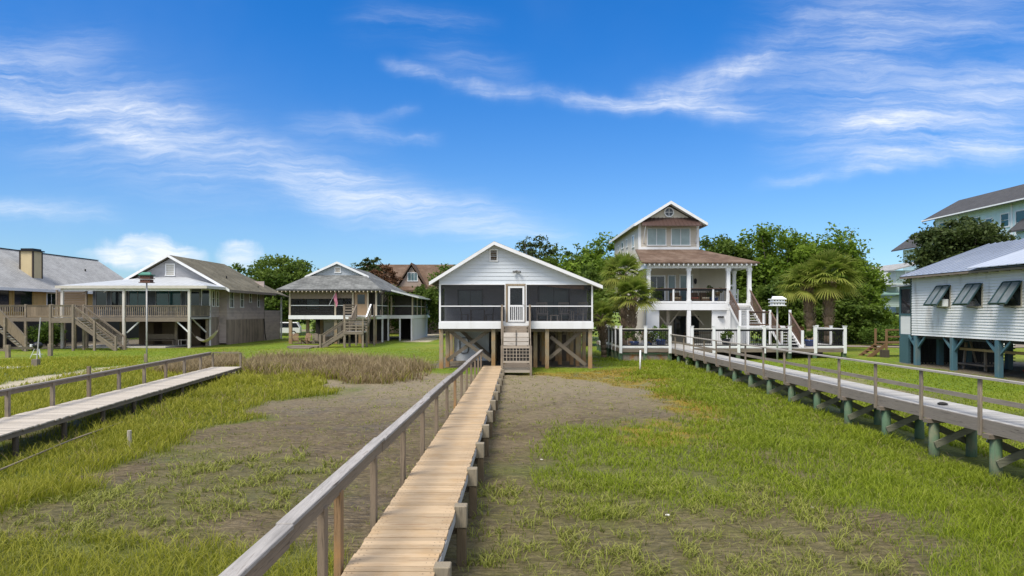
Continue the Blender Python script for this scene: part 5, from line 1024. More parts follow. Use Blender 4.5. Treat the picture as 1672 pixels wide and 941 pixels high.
# ------------------------------------------------------------------ trees
bark = plain('grey_bark', (.13, .105, .085), .9, .3, 6, bump=.6); palmbark = plain('palm_bark', (.22, .16, .11), .9, .35, 5, bump=.7)
oakL = leafmat('oak_leaves', (.038, .080, .010), (.13, .195, .028), (.19, .26, .04), .4); brightL = leafmat('bright_leaves', (.07, .14, .012), (.21, .31, .03), (.27, .37, .045), .45)
darkL = leafmat('dark_needles', (.022, .042, .010), (.075, .105, .025), (.10, .13, .035), .25); rustL = leafmat('rusty_leaves', (.10, .05, .025), (.2, .1, .05), None, .2)
shrubL = leafmat('shrub_leaves', (.05, .10, .012), (.14, .22, .03), None, .3); flowerL = leafmat('mixed_flower_leaves', (.04, .09, .015), (.25, .16, .08), None, .3)
palmL = leafmat('palm_fronds', (.11, .19, .02), (.28, .35, .055), (.42, .38, .10), .45)
def crown(clumps, n, size, seed, asp=.55, droop=0.):
    r = np.random.default_rng(seed); P = []; rnd = []; tip = []
    for cl in clumps:
        c, rad = cl[0], cl[1]; k = int(n*(.6+.8*r.random())*(cl[2] if len(cl) > 2 else 1)); d = r.normal(size=(k, 3)); d /= np.linalg.norm(d, axis=1)[:, None]
        rr_ = (.2+.8*r.random(k)**.55)*(1+.2*r.normal(size=k))
        P.append(np.array(c)+d*rr_[:, None]*np.array(rad))
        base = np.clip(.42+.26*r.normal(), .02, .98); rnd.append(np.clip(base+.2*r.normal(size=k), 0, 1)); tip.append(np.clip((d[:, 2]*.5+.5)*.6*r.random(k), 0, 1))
    P = np.concatenate(P); n = len(P); rnd = np.concatenate(rnd); tip = np.concatenate(tip)
    a = r.normal(size=(n, 3)); a[:, 2] = a[:, 2]*.6-droop; a /= np.linalg.norm(a, axis=1)[:, None]; b = r.normal(size=(n, 3)); b -= a*(a*b).sum(1)[:, None]; b /= np.linalg.norm(b, axis=1)[:, None]
    s = size*(.5+1.*r.random(n)); a *= s[:, None]; b *= (s*asp/2)[:, None]
    V = np.stack([P-a*.5, P+b, P+a*.5, P-b], 1).reshape(-1, 3); o = np.arange(n)*4
    return V, np.stack([o, o+1, o+2, o+3], 1), np.repeat(rnd, 4), np.repeat(tip, 4)
def tree(name, label, x, y, zc, rx, ry, rz, mat_, seed, nc=42, n=230, size=.3, trunk=.22, crad=.3, flat=.55, group='shore trees', spiky=0, fork=None, base=None):
    t = T(name, label, 'tree', (x, y, gzf(x, y)), group); r = random.Random(seed); cl = []; zb = gzf(x, y)
    for i in range(int(nc*1.9)):
        a = r.uniform(0, 2*math.pi); e = math.asin(r.uniform(-flat, 1)); f = (.45+.55*r.random()**.6)*(1+.10*r.gauss(0, 1))
        c = (x+rx*f*math.cos(a)*math.cos(e), y+ry*f*math.sin(a)*math.cos(e), zc+rz*f*math.sin(e)); q = crad*(.45+.75*r.random())
        cl.append((c, (rx*q, ry*q, rz*q*.7), .62))
    for i in range(spiky*3):                       # loose sprigs breaking the outline
        a = r.uniform(0, 2*math.pi); e = r.uniform(.1, 1.4); g_ = r.uniform(.95, 1.2); c = (x+rx*g_*math.cos(a)*math.cos(e), y+ry*math.sin(a)*math.cos(e), zc+rz*g_*math.sin(e)); cl.append((c, (rx*.13, ry*.13, rz*.12), .10))
    cl.append(((x, y, zc-rz*.1), (rx*.82, ry*.82, rz*.78), nc*.35))
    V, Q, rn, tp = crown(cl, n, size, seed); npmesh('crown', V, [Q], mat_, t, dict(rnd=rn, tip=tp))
    m = MB(); top = zc-rz*.1; m.tube([(x, y, zb-.2), (x+r.uniform(-.2, .2), y, zb+(top-zb)*.45), (x+r.uniform(-.4, .4), y, top)], [trunk*1.25, trunk, trunk*.5])
    m.build('trunk', bark, t, True)
    lb = MB()
    for c in [q[0] for q in r.sample(cl, min(16, len(cl)))]:
        s = Vector((x, y, zb+(top-zb)*r.uniform(.45, .95))); e = Vector(c); md = (s+e)/2+Vector((0, 0, -.15*rz)); lb.tube([s, md, e], [trunk*.42, trunk*.27, trunk*.08], 6)
    lb.build('limbs', bark, t, True); return t
TR = [
 ('oak_tree', 'round dark live oak behind the right end of the weathered house', -31.5, 92, 6.9, 6.3, 4, 4.4, oakL, 1, 50, 250, .42),
 ('oak_tree', 'lower dark oak between the weathered house and the hip roofed house', -26.6, 94, 5.2, 3.4, 3, 3.4, oakL, 2, 30, 200, .4),
 ('oak_tree', 'dark oak low behind the parked white car', -34.5, 100, 4.2, 5, 3, 3.6, oakL, 31, 30, 200, .4),
 ('pine_tree', 'thin pine poking above the hip roofed house ridge', -19.0, 92, 9.0, 2.4, 2, 1.7, darkL, 3, 18, 110, .34),
 ('rusty_tree', 'rust brown dying tree against the far brown roof', -17.3, 90, 8.3, 2.2, 2, 1.7, rustL, 4, 22, 120, .26),
 ('cedar_tree', 'dark cedar between the far brown roof and the grey cottage', -7.6, 84, 5.0, 2.9, 2.4, 4.3, oakL, 5, 40, 240, .34),
 ('shade_tree', 'dark tree filling the gap left of the grey cottage', -12.0, 96, 4.2, 3.4, 2.5, 3.4, oakL, 6, 30, 200, .4),
 ('pine_tree', 'sparse dark pine rising directly above the grey cottage roof', 2.6, 74, 9.2, 2.6, 2.4, 2.4, darkL, 7, 20, 120, .28),
 ('pine_tree', 'dark pine right of the sparse one above the cottage roof', 6.2, 72, 7.6, 3.2, 2.6, 2.7, oakL, 8, 26, 170, .3),
 ('shade_tree', 'bushy mid green tree between the grey cottage and the cream house', 9.6, 70, 7.1, 4.2, 3, 3.7, brightL, 9, 44, 240, .32),
 ('shade_tree', 'low dense green tree behind the tall palms', 7.0, 62, 4.2, 3.2, 2.6, 3.2, oakL, 10, 36, 230, .3),
 ('shade_tree', 'dark tree immediately right of the cream house roof', 20.6, 67, 7.2, 3.4, 3, 3.8, oakL, 11, 46, 240, .32),
 ('shade_tree', 'tallest bright green tree behind the outside staircase', 25.2, 66, 6.6, 4.4, 3.2, 4.9, brightL, 12, 64, 260, .32),
 ('shade_tree', 'spreading bright green tree behind the big palm', 30.4, 65, 6.0, 4.6, 3.2, 5.0, brightL, 13, 64, 260, .32),
 ('shade_tree', 'lopsided bright tree reaching right towards the pale green house', 32.8, 66, 5.4, 2.6, 3, 3.3, brightL, 14, 40, 160, .28),
 ('shade_tree', 'dark understory tree behind the outside staircase', 23.6, 60, 3.6, 3.8, 2.4, 3.4, oakL, 15, 44, 230, .3),
 ('shade_tree', 'dark understory tree left of the big palm trunks', 28.8, 61, 3.4, 3.6, 2.4, 3.2, oakL, 16, 40, 230, .3),
 ('cedar_tree', 'wide dark cedar between the white stilt house roof and the teal house', 40.8, 61, 8.1, 4.9, 3, 4.0, darkL, 17, 90, 270, .32),
 ('cedar_tree', 'dark cedar top at the right edge before the teal house', 49.6, 62, 8.5, 2.2, 2.2, 2.6, darkL, 18, 26, 180, .34),
 ('shade_tree', 'small green tree behind the wooden garden steps', 36.4, 71, 3.0, 2.6, 2, 2.3, brightL, 19, 30, 170, .26),
]
for a in TR: tree(*a[:9], seed=a[9], nc=a[10], n=a[11], size=a[12], spiky=(7 if 'bright' in a[8].name or 'pine' in a[0] else 0), group='trees behind the houses', crad=.27)
def shrub(name, label, x, y, rx, ry, hgt, mat_, seed, nc=14, n=130, size=.14, z=None, group=None):
    t = T(name, label, 'shrub', (x, y, gzf(x, y) if z is None else z), group); zb = t.location.z; r = random.Random(seed)
    cl = [((x+r.uniform(-.7, .7)*rx, y+r.uniform(-.6, .6)*ry, zb+hgt*r.uniform(.3, .75)), (rx*.42, ry*.42, hgt*.3)) for _ in range(nc)]
    V, Q, rn, tp = crown(cl, n, size, seed); npmesh('foliage', V, [Q], mat_, t, dict(rnd=rn, tip=tp)); m = MB()
    for i in range(4): m.cyl((x, y, zb-.1), (x+r.uniform(-.5, .5)*rx, y+r.uniform(-.4, .4)*ry, zb+hgt*.55), .03, .015, 6)
    m.build('stems', bark, t); return t
shrub('shrub', 'bright green bush seen under the deck of the tan house', -41.0, 60.2, 1.5, 1.1, 2.3, shrubL, 41, 20, 200, .2)
shrub('shrub', 'low round shrub by the driveway beyond the deck corner', 31.6, 58, 2.2, 1.4, 1.9, shrubL, 42, 18, 170, .18); shrub('shrub', 'leafy shrub beside the wooden garden steps', 36.2, 62, 2.2, 1.4, 2.6, shrubL, 43, 20, 170, .2)
shrub('shrub', 'spreading shrub under the pale green house', 41.5, 74, 3., 1.6, 2.8, shrubL, 44, 24, 170, .24); shrub('hedge', 'reddish brown mulch hedge across the end of the driveway', 35.5, 66, 4.2, 1., .9, rustL, 45, 26, 130, .16)
shrub('shrub', 'dark shrub at the back corner of the hip roofed house', -22.9, 84, 1.8, 1.2, 2.2, oakL, 46, 16, 170, .22); shrub('shrub', 'grassy tuft against the walkway piles near the deck', 11.0, 40, .8, .6, .8, shrubL, 47, 8, 110, .12)
shrub('shrub', 'second leafy tuft under the walkway before the deck', 11.3, 37.5, .7, .6, .7, shrubL, 48, 8, 100, .12)
tree('shade_tree', 'broad dark tree filling the view just right of the cottage ridge', 3.6, 79, 6.2, 4.3, 2.6, 3.3, oakL, 61, 44, 240, .3, group='trees behind the houses', spiky=4, crad=.27)
tree('shade_tree', 'olive green tree directly left of the cream house upper wall', 8.6, 77, 7.0, 3.6, 2.6, 3.5, brightL, 62, 44, 240, .3, group='trees behind the houses', spiky=5, crad=.27)
tree('shade_tree', 'low olive green tree under the bright spreading tree right of the big palm', 31.4, 62, 3.2, 2.8, 2.2, 2.8, brightL, 63, 40, 220, .28, group='trees behind the houses', spiky=2, crad=.27)
tree('shade_tree', 'dark low tree left of the far brown roofed house', -17.5, 95, 3.6, 4.5, 2.4, 3.6, oakL, 64, 36, 200, .36, group='trees behind the houses', spiky=0, crad=.27)
# ------------------------------------------------------------------ palms
def palm(label, x, y, zt, rad, seed, tr=.2, lean=(0, 0), boots=True, n=46, z0=None):
    zb = gzf(x, y) if z0 is None else z0; t = T('palm_tree', label, 'palm', (x, y, zb), 'cabbage palms'); r = random.Random(seed)
    tx, ty = x+lean[0], y+lean[1]; m = MB(); pts = []; rad_ = []
    for i in range(9): f = i/8; pts.append((x+lean[0]*f*f, y+lean[1]*f*f, zb-.2+(zt-zb+.1)*f)); rad_.append(tr*(1.2-.25*f+.06*r.random()))
    m.tube(pts, rad_, 10); trunk = m.build('trunk', palmbark, t, True)
    if boots:
        b = MB(); N = 90
        for i in range(N):
            f = .38+.62*i/N; a = i*2.4; k = f*8; j = min(int(k), 7); q = Vector(pts[j]).lerp(Vector(pts[j+1]), k-j); d_ = Vector((math.cos(a), math.sin(a), 0)); s_ = Vector((-math.sin(a), math.cos(a), 0))*r.uniform(-.16, .16)
            b.beam(q+d_*tr*.8, q+d_*(tr*1.25+.14*f+.06)+s_+Vector((0, 0, .42)), .075, .035)
        b.build('leaf_bases', palmbark, trunk)
    V = []; Q = []; rn = []; tp = []
    c0 = Vector((tx, ty, zt)); st = MB()
    for i in range(n):
        f = (i+.5)/n; el = R(88-108*f**1.12+r.uniform(-9, 9)); az = i*2.39996+r.uniform(-.25, .25)
        d_ = Vector((math.cos(az)*math.cos(el), math.sin(az)*math.cos(el), math.sin(el))); sdv = Vector((-math.sin(az), math.cos(az), 0)); up = d_.cross(sdv)*-1
        Lp = rad*r.uniform(.46, .66); c = c0+d_*Lp-Vector((0, 0, .1*Lp)); st.cyl(c0+d_*.05, c, .022, .014, 5)
        age = max(0, (f-.45)*1.3)+r.uniform(-.1, .12); K = 19; tw = r.uniform(-.35, .35)
        for k in range(K):
            th = R(-92+184*k/(K-1)); Ll = rad*.56*(.66+.34*math.cos(th*.7))*r.uniform(.88, 1.1)
            ld = d_*math.cos(th)+(sdv*math.cos(tw)+up*math.sin(tw))*math.sin(th); ld = (ld+up*.16*abs(math.sin(th))).normalized()
            wv = ld.cross(up).normalized()*rad*.019; b0 = len(V)
            for s_ in (0, .45, .8, 1.):
                p = c+ld*(Ll*s_)-Vector((0, 0, Ll*(.30 if s_ > .5 else .1)*s_**2.2*(.5+.8*r.random()*.6+.5*f))); w_ = (1, 1.3, .7, .12)[int(s_*3+.01) if s_ < 1 else 3]
                V += [p-wv*w_, p+wv*w_]; v_ = min(1, max(0, age+.25+r.uniform(-.1, .1))); rn += [v_]*2; tp += [s_*.6*r.random()+max(0, f-.75)*1.6]*2
            for s_ in range(3): q = b0+2*s_; Q.append((q, q+1, q+3, q+2))
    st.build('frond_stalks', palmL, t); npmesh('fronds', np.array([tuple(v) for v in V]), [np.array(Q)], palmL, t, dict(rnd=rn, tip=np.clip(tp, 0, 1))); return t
palm('shorter palm standing in the deck corner before the cream house', 8.15, 46.6, 4.75, 1.7, 5, .2, (.1, 0), z0=1.3); palm('taller palm behind the deck corner beside the cream house', 8.0, 48.6, 6.3, 1.85, 6, .2, (-.1, 0), n=44)
palm('small palm low between the grey cottage and the deck corner', 6.4, 47.5, 3.3, 1.3, 16, .16, (-.3, 0), n=30)
palm('big upright palm behind the right end of the white deck railing', 23.3, 50.3, 6.2, 2.3, 7, .27, (.1, 0), n=64); palm('leaning palm tucked left of the big upright palm', 22.3, 50.9, 5.7, 2.0, 8, .25, (-.35, 0), n=44)

# ------------------------------------------------------------------ smaller things
def potted(label, x, y, z, r_, hgt, m_, seed, leaf=shrubL, sp=.5):
    t = T('potted_plant', label, 'potted plant', (x, y, z), 'pots on the deck'); MB().lathe((x, y, z), [(r_*.7, 0), (r_, hgt*.8), (r_*1.08, hgt*.82), (r_*1.08, hgt), (r_*.9, hgt), (r_*.85, hgt*.9)], 16).build('pot', m_, t, True)
    rr2 = random.Random(seed); cl = [((x+rr2.uniform(-sp, sp), y+rr2.uniform(-.3, .3), z+hgt+rr2.uniform(.1, 1.1)*sp*1.5), (.22, .22, .22)) for _ in range(9)]
    V, Q, rn, tp = crown(cl, 60, .17, seed, .4); npmesh('leaves', V, [Q], leaf, t, dict(rnd=rn, tip=tp)); return t
blue = plain('blue_glazed_pot', (.02, .05, .17), .2, .15, spec=.6); navy = plain('dark_pot', (.03, .035, .05), .4, .2)
potted('lemon green plant in a big blue pot by the walkway end of the deck', 9.75, 44.75, 1.37, .32, .55, blue, 1, sp=.5); potted('reddish flowering plant in a blue pot next to the lemon green one', 9.0, 44.9, 1.37, .26, .4, blue, 2, flowerL, .35)
potted('dark leafy plant in a blue tub behind the palm trunk', 8.1, 45.2, 1.37, .3, .4, blue, 3, oakL, .5); potted('round dark shrub in a pot below the wall ring', 15.5, 49.5, 1.37, .3, .4, navy, 4, oakL, .35)
potted('brown grassy plant in a dark tub at the right of the deck', 19.3, 46.5, 1.37, .35, .45, navy, 5, rustL, .5); potted('bushy plant in a blue tub near the right deck corner', 20.4, 46.8, 1.37, .36, .45, blue, 6, shrubL, .4)
potted('fern in a pot at the left of the upper porch', 11.2, 51.6, 4.36, .22, .45, navy, 7, oakL, .35); potted('trailing plant in a blue pot on the right of the upper porch', 15.3, 51.7, 4.36, .3, .45, blue, 8, flowerL, .45)
def armchair(label, x, y, z, m_, cu):
    t = T('wicker_armchair', label, 'armchair', (x, y, z), 'wicker seats on the upper porch'); MB().box(x-.38, x+.38, y-.35, y+.35, z+.1, z+.36).build('base', m_, t, bevel=.02); MB().box(x-.3, x+.3, y-.35, y+.25, z+.361, z+.48).build('cushion', cu, t, bevel=.03)
    MB().box(x-.38, x+.38, y+.25, y+.37, z+.361, z+.85).build('backrest', m_, t, bevel=.02)
    for k in (-1, 1): MB().box(x+k*.345-.04, x+k*.345+.04, y-.35, y+.25, z+.361, z+.6).build('arm', m_, t, bevel=.02)
    return t
wick = plain('brown_wicker', (.13, .085, .05), .7, .3, 8); armchair('brown wicker armchair with tan cushion left of the middle porch column', 12.5, 52.2, 4.36, wick, plain('tan_cushion', (.42, .33, .2), .8)); armchair('brown wicker armchair with red cushion right of the middle porch column', 13.9, 52.2, 4.36, wick, plain('red_cushion', (.36, .12, .08), .8)); armchair('wicker armchair with striped pale cushion on the right of the porch', 14.75, 52.1, 4.36, wick, plain('pale_cushion', (.5, .45, .34), .8))
t = T('bar_chair', 'tall white slatted chair at the head of the outside stairs', 'chair', (17.1, 52.6, 4.36)); MB().box(16.85, 17.35, 52.35, 52.85, 5.05, 5.11).build('seat', W, t); MB().box(16.83, 17.37, 52.86, 52.9, 5.7, 5.82).box(16.83, 17.37, 52.86, 52.9, 5.3, 5.38).build('backrest', W, t)
for i in (16.87, 17.33):
    for j in (52.38, 52.88): MB().box(i-.03, i+.03, j-.03, j+.03, 4.36, 5.82 if j > 52.5 else 5.45).build('leg', W, t)
MB().box(16.87, 17.33, 52.35, 52.4, 4.7, 4.76).build('foot_rail', W, t)
table('outdoor_table', 'dark long table in the shade under the upper porch', 'table', (14.4, 52.5, 1.37), 2.2, .9, .75, wick); table('bar_table', 'small white table beside the tall white chair', 'table', (16.2, 53.6, 4.36), .7, .7, 1.0, W)
def birdhouse(label, x, y, zt, w, hgt, roofm, bodym, ph, pm, tiers=2):
    zb = gzf(x, y); t = T('birdhouse', label, 'birdhouse', (x, y, zb), 'multi hole birdhouses on poles'); MB().cyl((x, y, zb-.2), (x, y, zt), ph, ph*.9, 10).build('pole', pm, t, True)
    b = MB(); k = hgt/tiers
    for i in range(tiers): b.box(x-w/2, x+w/2, y-w*.35, y+w*.35, zt+i*k+.03, zt+(i+1)*k-.05); b.box(x-w*.6, x+w*.6, y-w*.45, y+w*.45, zt+i*k-.012, zt+i*k+.03)
    o = b.build('body', bodym, t); hh = MB()
    for i in range(tiers):
        for q in range(4): hh.cyl((x-w*.36+q*w*.24, y-w*.352, zt+i*k+k*.5), (x-w*.36+q*w*.24, y-w*.356, zt+i*k+k*.5), w*.05, None, 8)
    hh.build('entrance_holes', BLK, o); rf = MB(); rf.prism([(x-w*.62, y-w*.48, zt+hgt), (x+w*.62, y-w*.48, zt+hgt), (x+w*.4, y-w*.1, zt+hgt+.16), (x-w*.4, y-w*.1, zt+hgt+.16)], (0, w*.2, 0)); rf.box(x-w*.62, x+w*.62, y-w*.48, y+w*.48, zt+hgt-.045, zt+hgt+.01); rf.build('roof', roofm, t); return t
birdhouse('brown two tier birdhouse with a green roof on a pale pole', -22.9, 42.8, 5.55, .62, .5, plain('green_roof_paint', (.06, .2, .15), .5), plain('brown_birdhouse', (.13, .06, .04), .6), .05, plain('pale_pole', (.45, .44, .42), .6, .15))
birdhouse('white birdhouse on a grey pole beside the right boardwalk', 16.4, 42.2, 4.1, .72, .42, W, W, .055, plain('grey_pole', (.4, .4, .38), .5))
o = MB().box(-22.98, -22.8, 42.62, 42.72, .3, 1.1).build('mooring_stub', greyZ); o.name = 'wooden_stub'; tag(o, 'short square wooden stub strapped to the pale birdhouse pole', 'post')
t = T('leaning_pole', 'thin white pole leaning in a wooden block in the left grass', 'pole', (-27.6, 39.6, .5)); MB().cyl((-27.6, 39.6, .5), (-27.35, 39.6, 3.4), .035, .03, 8).build('pole', bpy.data.materials['pale_pole'], t); MB().box(-27.78, -27.45, 39.45, 39.75, .3, .98).build('base_block', greyZ, t)
t = T('kettle_grill', 'black kettle grill on white legs on the left lawn', 'grill', (-32.3, 46.5, .55)); x, y, z = -32.3, 46.5, gzf(-32, 46)
MB().lathe((x, y, z+.62), [(.05, 0), (.2, .04), (.3, .17), (.31, .25), (.29, .33), (.18, .44), (.04, .48)], 18).build('kettle', BLK, t, True); each('leg', W2, t, [((x+.14*i, y+.12*j, z+.66), (x+.36*i, y+.26*j, z), .04) for i, j in ((-1, -1), (1, -1), (0, 1.2))]); MB().box(x-.22, x+.22, y-.2, y+.2, z+.26, z+.285).build('shelf', W2, t); MB().cyl((x-.42, y, z+.78), (x-.42, y, z+.95), .11, .11, 10).build('tool_caddy', W2, t)
t = T('split_rail_fence', 'short wooden two rail fence by the left edge lawn', 'fence', (-36, 47, .55)); posts(t, [(-37.5, 47), (-34.7, 47.0), (-32.8, 48.5)], .24, greyZ, .3, 1.45, 'fence_post'); each('fence_rail', greyX, t, [((-40.5, 47.1, 1.0), (-34.7, 47.1, 1.1), .06, .16), ((-34.7, 47.15, 1.2), (-32.8, 48.6, 1.2), .06, .16)])
o = MB().cyl((7.05, 37.6, .3), (7.07, 37.6, 1.6), .045, .045, 10).build('marker_stake', W, None, True); tag(o, 'white plastic stake standing in the grass before the white deck', 'stake')
sx0, sy0 = G(211, 730); o = MB().cyl((sx0, sy0, -.1), (sx0, sy0, gzf(sx0, sy0)+.42), .06, .055, 8).build('marsh_stake', plain('weathered_stake', (.42, .38, .3), .8, .3, 8), None); tag(o, 'short weathered stake at the edge of the left marsh grass', 'stake')
t = T('pale_pipe', 'pale pipe lying along the grass beside the left boardwalk', 'pipe', (-12, 20, .3)); MB().tube([(-11.0, 14.5, .3), (-11.6, 18, .34), (-12.0, 21, .32)], [.022]*3, 8).build('tube', bpy.data.materials['pile_block_wood'], t, True)
for i, (a, lab) in enumerate(((((-10.6, -9.4), (41.5, 43.2)), 'concrete pad in the lawn left of the grey cottage'), (((-29.8, -27.9), (38.2, 39.6)), 'white concrete slab in the grass at the left edge'))):
    zz = gzf(sum(a[0])/2, sum(a[1])/2); o = MB().box(a[0][0], a[0][1], a[1][0], a[1][1], zz-.1, zz+.06).build('concrete_pad', concrete, None, bevel=.02); tag(o, lab, 'slab')
t = T('wooden_path_pad', 'low wooden platform at the foot of the half landing stair', 'platform', (-17.6, 57.6, .66)); MB().box(-19.2, -16.6, 58.2, 60, .6, .8).build('planks', greyX, t); MB().box(-18.6, -16.9, 56.9, 58.19, .58, .74).build('step', greyX, t)
# hammock, loungers, benches under the houses
t = T('hammock', 'pale fabric hammock slung under the veranda corner', 'hammock', (-27, 58.9, .7)); m = MB(); n = 14; sg = []
for i in range(n+1):
    f = i/n; x = -27.3+1.9*f; z = 1.55-.62*math.sin(math.pi*f)+.5*f; w_ = .12+.5*math.sin(math.pi*f); sg.append([(x, 58.9-w_, z+.10), (x, 58.9, z-.05), (x, 58.9+w_, z+.10)])
for i in range(n):
    for k in range(2): m.prism([sg[i][k], sg[i+1][k], sg[i+1][k+1], sg[i][k+1]], (0, 0, -.012))
m.build('cloth', plain('canvas', (.48, .44, .36), .9, .1), t); each('rope', greyY, t, [(sg[0][1], (-27.45, 58, 2.3), .03), (sg[-1][1], (-25.9, 60.5, 2.9), .03)])
def adir(name, label, m_, loc, rz, group=None):
    t = T(name, label, 'chair', (0, 0, 0), group); s = MB(); b = MB()
    for i in range(5): s.beam((-.26, -.3+i*.13, .38-i*.035), (.26, -.3+i*.13, .38-i*.035), .11, .02); b.beam((-.22+i*.11, .26, .25), (-.24+i*.12, .62, 1.02-.03*abs(i-2)), .09, .02)
    s.build('seat', m_, t); b.build('backrest', m_, t)
    for k in (-1, 1): MB().beam((k*.34, -.4, .58), (k*.34, .35, .56), .13, .025).build('arm', m_, t); MB().box(k*.3-.03, k*.3+.03, -.36, -.26, 0, .565).build('leg', m_, t); MB().beam((k*.29, -.3, .34), (k*.29, .55, .02), .03, .1).build('rear_leg', m_, t)
    t.location = loc; t.rotation_euler = (0, 0, rz); return t
brn = plain('brown_chair_wood', (.22, .14, .085), .7, .2); gA = 'garden chairs under the hip roofed house'
adir('garden_chair', 'brown adirondack chair nearest the left stilt of the hip roofed house', brn, (-20.6, 64.9, .68), .3, gA); adir('garden_chair', 'brown adirondack chair beside the white panel under the hip roofed house', brn, (-19.7, 65.2, .68), -.2, gA); adir('garden_chair', 'grey tall backed garden chair left of the wooden platform', greyZ, (-18.5, 64.6, .68), .5, gA)
table('garden_table', 'small grey table under the hip roofed house near the stair', 'table', (-16.7, 64.5, .68), .8, .5, .6, greyX)
adir('lawn_chair', 'pale lawn chair on the patio under the weathered veranda', pw, (-33.9, 59.4, .78), 1.2)
t = T('garden_bench', 'long wooden bench in the shade under the weathered veranda', 'bench', (-31.3, 60.8, .78)); MB().box(-32.6, -30, 60.5, 61, 1.18, 1.24).build('seat', greyX, t); MB().box(-32.6, -30, 61.0, 61.05, 1.3, 1.75).build('backrest', greyX, t)
for x in (-32.5, -30.1): MB().box(x-.05, x+.05, 60.55, 60.95, .75, 1.179).build('leg', greyZ, t)
table('patio_table', 'pale low patio table under the right of the weathered veranda', 'table', (-28.9, 60.2, .78), .9, .6, .5, pw)
# flags
def flag(name, label, x, y, z, L, Hh, kind, ang):
    t = T(name, label, 'flag', (x, y, z), 'flags hung from porches'); a = Vector((math.cos(ang), 0, math.sin(ang))); MB().cyl((x, y, z), Vector((x, y, z))+a*1.5, .02, .015, 6).build('flagpole', W2, t)
    ms = [plain('flag_red', (.45, .04, .05), .8) if 'flag_red' not in bpy.data.materials else bpy.data.materials['flag_red'], W2]; pk = plain('flag_pink', (.62, .17, .27), .8) if kind == 'pink' else None
    p0 = Vector((x, y, z))+a*1.45; ds = Vector((-a.x, 0, -a.z)); n = 13; g = [MB(), MB(), MB()]; N = 10
    for s in range(n):
        for k in range(N):
            def P(i, j):
                f = i/N; h_ = j/n; w_ = .05*math.sin(f*7+h_*2); return p0+ds*(Hh*h_*.75)+Vector((.18*f+.1*h_*f, w_, -L*f*.98+.12*h_*f))if kind == 'pink' else p0+ds*(Hh*h_)+Vector((L*f*.8, w_, -L*f*.55))
            blue_ = s < 7 and k < N*.4 and kind == 'us'
            g[2 if blue_ else s % 2].prism([P(k, s), P(k+1, s), P(k+1, s+1), P(k, s+1)], (0, .006, 0))
    if kind == 'pink': g[0].build('cloth', pk, t); g[1].build('pale_stripes', plain('flag_pale_pink', (.66, .30, .38), .8), t)
    else: g[0].build('red_stripes', ms[0], t); g[1].build('white_stripes', W2, t); g[2].build('canton', plain('flag_blue', (.03, .05, .16), .8), t)
    return t
flag('flag', 'pinkish flag hanging by the porch of the hip roofed house', -17.6, 65.7, 4.4, 1.15, .75, 'pink', 1.1); flag('flag', 'red white and blue striped flag behind the weathered house corner', -27.0, 78.4, 2.9, 1.9, 1.0, 'us', 2.5)
# vehicles
def car(label, x, y, z, m_, L=4.6, w=1.85, hh=1.75, ax=0):
    t = T('parked_car', label, 'car', (0, 0, 0), 'parked cars'); pr = [(-L/2, .35), (-L/2, .95), (-L/2+.9, 1.05), (-L/2+1.5, hh), (L/2-.4, hh), (L/2, 1.05), (L/2, .35)]
    MB().prism([(a, -w/2, b) for a, b in pr], (0, w, 0)).build('body', m_, t, bevel=.06); wn = [(-L/2+1.0, 1.08), (-L/2+1.55, hh-.1), (L/2-.48, hh-.1), (L/2-.15, 1.08)]
    for s_ in (-1, 1): MB().prism([(a, s_*(w/2+.004), b) for a, b in wn], (0, s_*.012, 0)).build('side_window', GL, t)
    MB().prism([(-L/2+.92, -w/2+.1, 1.09), (-L/2+.92, w/2-.1, 1.09), (-L/2+1.44, w/2-.15, hh-.08), (-L/2+1.44, -w/2+.15, hh-.08)], (-.03, 0, .015)).build('windscreen', GL, t)
    for a in (-L/2+.85, L/2-.85):
        for s_ in (-1, 1): q = MB().cyl((a, s_*(w/2-.2), .34), (a, s_*(w/2+.01), .34), .34, None, 18).build('wheel', BLK, t); MB().cyl((a, s_*(w/2+.011), .34), (a, s_*(w/2+.025), .34), .2, None, 14).build('rim', W2, q)
    for s_ in (-1, 1): MB().box(-L/2-.02, -L/2+.03, s_*w*.36-.16, s_*w*.36+.16, .74, .9).build('headlight', GLS, t)
    t.location = (x, y, z); t.rotation_euler = (0, 0, ax); return t
car('white parked car beyond the hanging striped flag', -29.6, 88, .66, W, ax=.2); car('pale parked car glimpsed behind the white stilt house', 36.0, 52, .8, W2, ax=1.4)
# right side small things
t = T('garden_steps', 'brown wooden garden steps beside the white stilt house porch', 'steps', (25.6, 45, .8)); zz = gzf(25.6, 45)-.12
bro = wood('brown_step_wood', (.19, .115, .06), 0); MB().box(24.6, 26.4, 44.8, 46.2, zz+1.0, zz+1.08).build('platform', bro, t); m1 = MB(); m2 = MB(); stairs(m1, m2, (24.6, 45.5, zz+1.05), (23.4, 45.5, zz+.1), 5, 1.2, (0, 1, 0)); m2.build('treads', bro, t); each('stringer', bro, t, [((24.6, 44.92, zz+.9), (23.4, 44.92, zz+.05), .05, .22), ((24.6, 46.08, zz+.9), (23.4, 46.08, zz+.05), .05, .22)])
posts(t, [(24.6, 44.85), (26.4, 44.85), (24.6, 46.2), (26.4, 46.2)], .12, bro, zz-.2, zz+1.95, 'step_post'); each('handrail', bro, t, [((24.6, 44.85, zz+1.9), (26.4, 44.85, zz+1.9), .05, .1), ((24.6, 44.86, zz+1.45), (26.4, 44.86, zz+1.45), .04, .1), ((26.4, 44.9, zz+1.9), (27.6, 44.9, zz+2.7), .05, .1)])
MB().box(24.1, 24.5, 44.3, 44.75, zz-.1, zz+.6).build('side_post', darkwood, t)
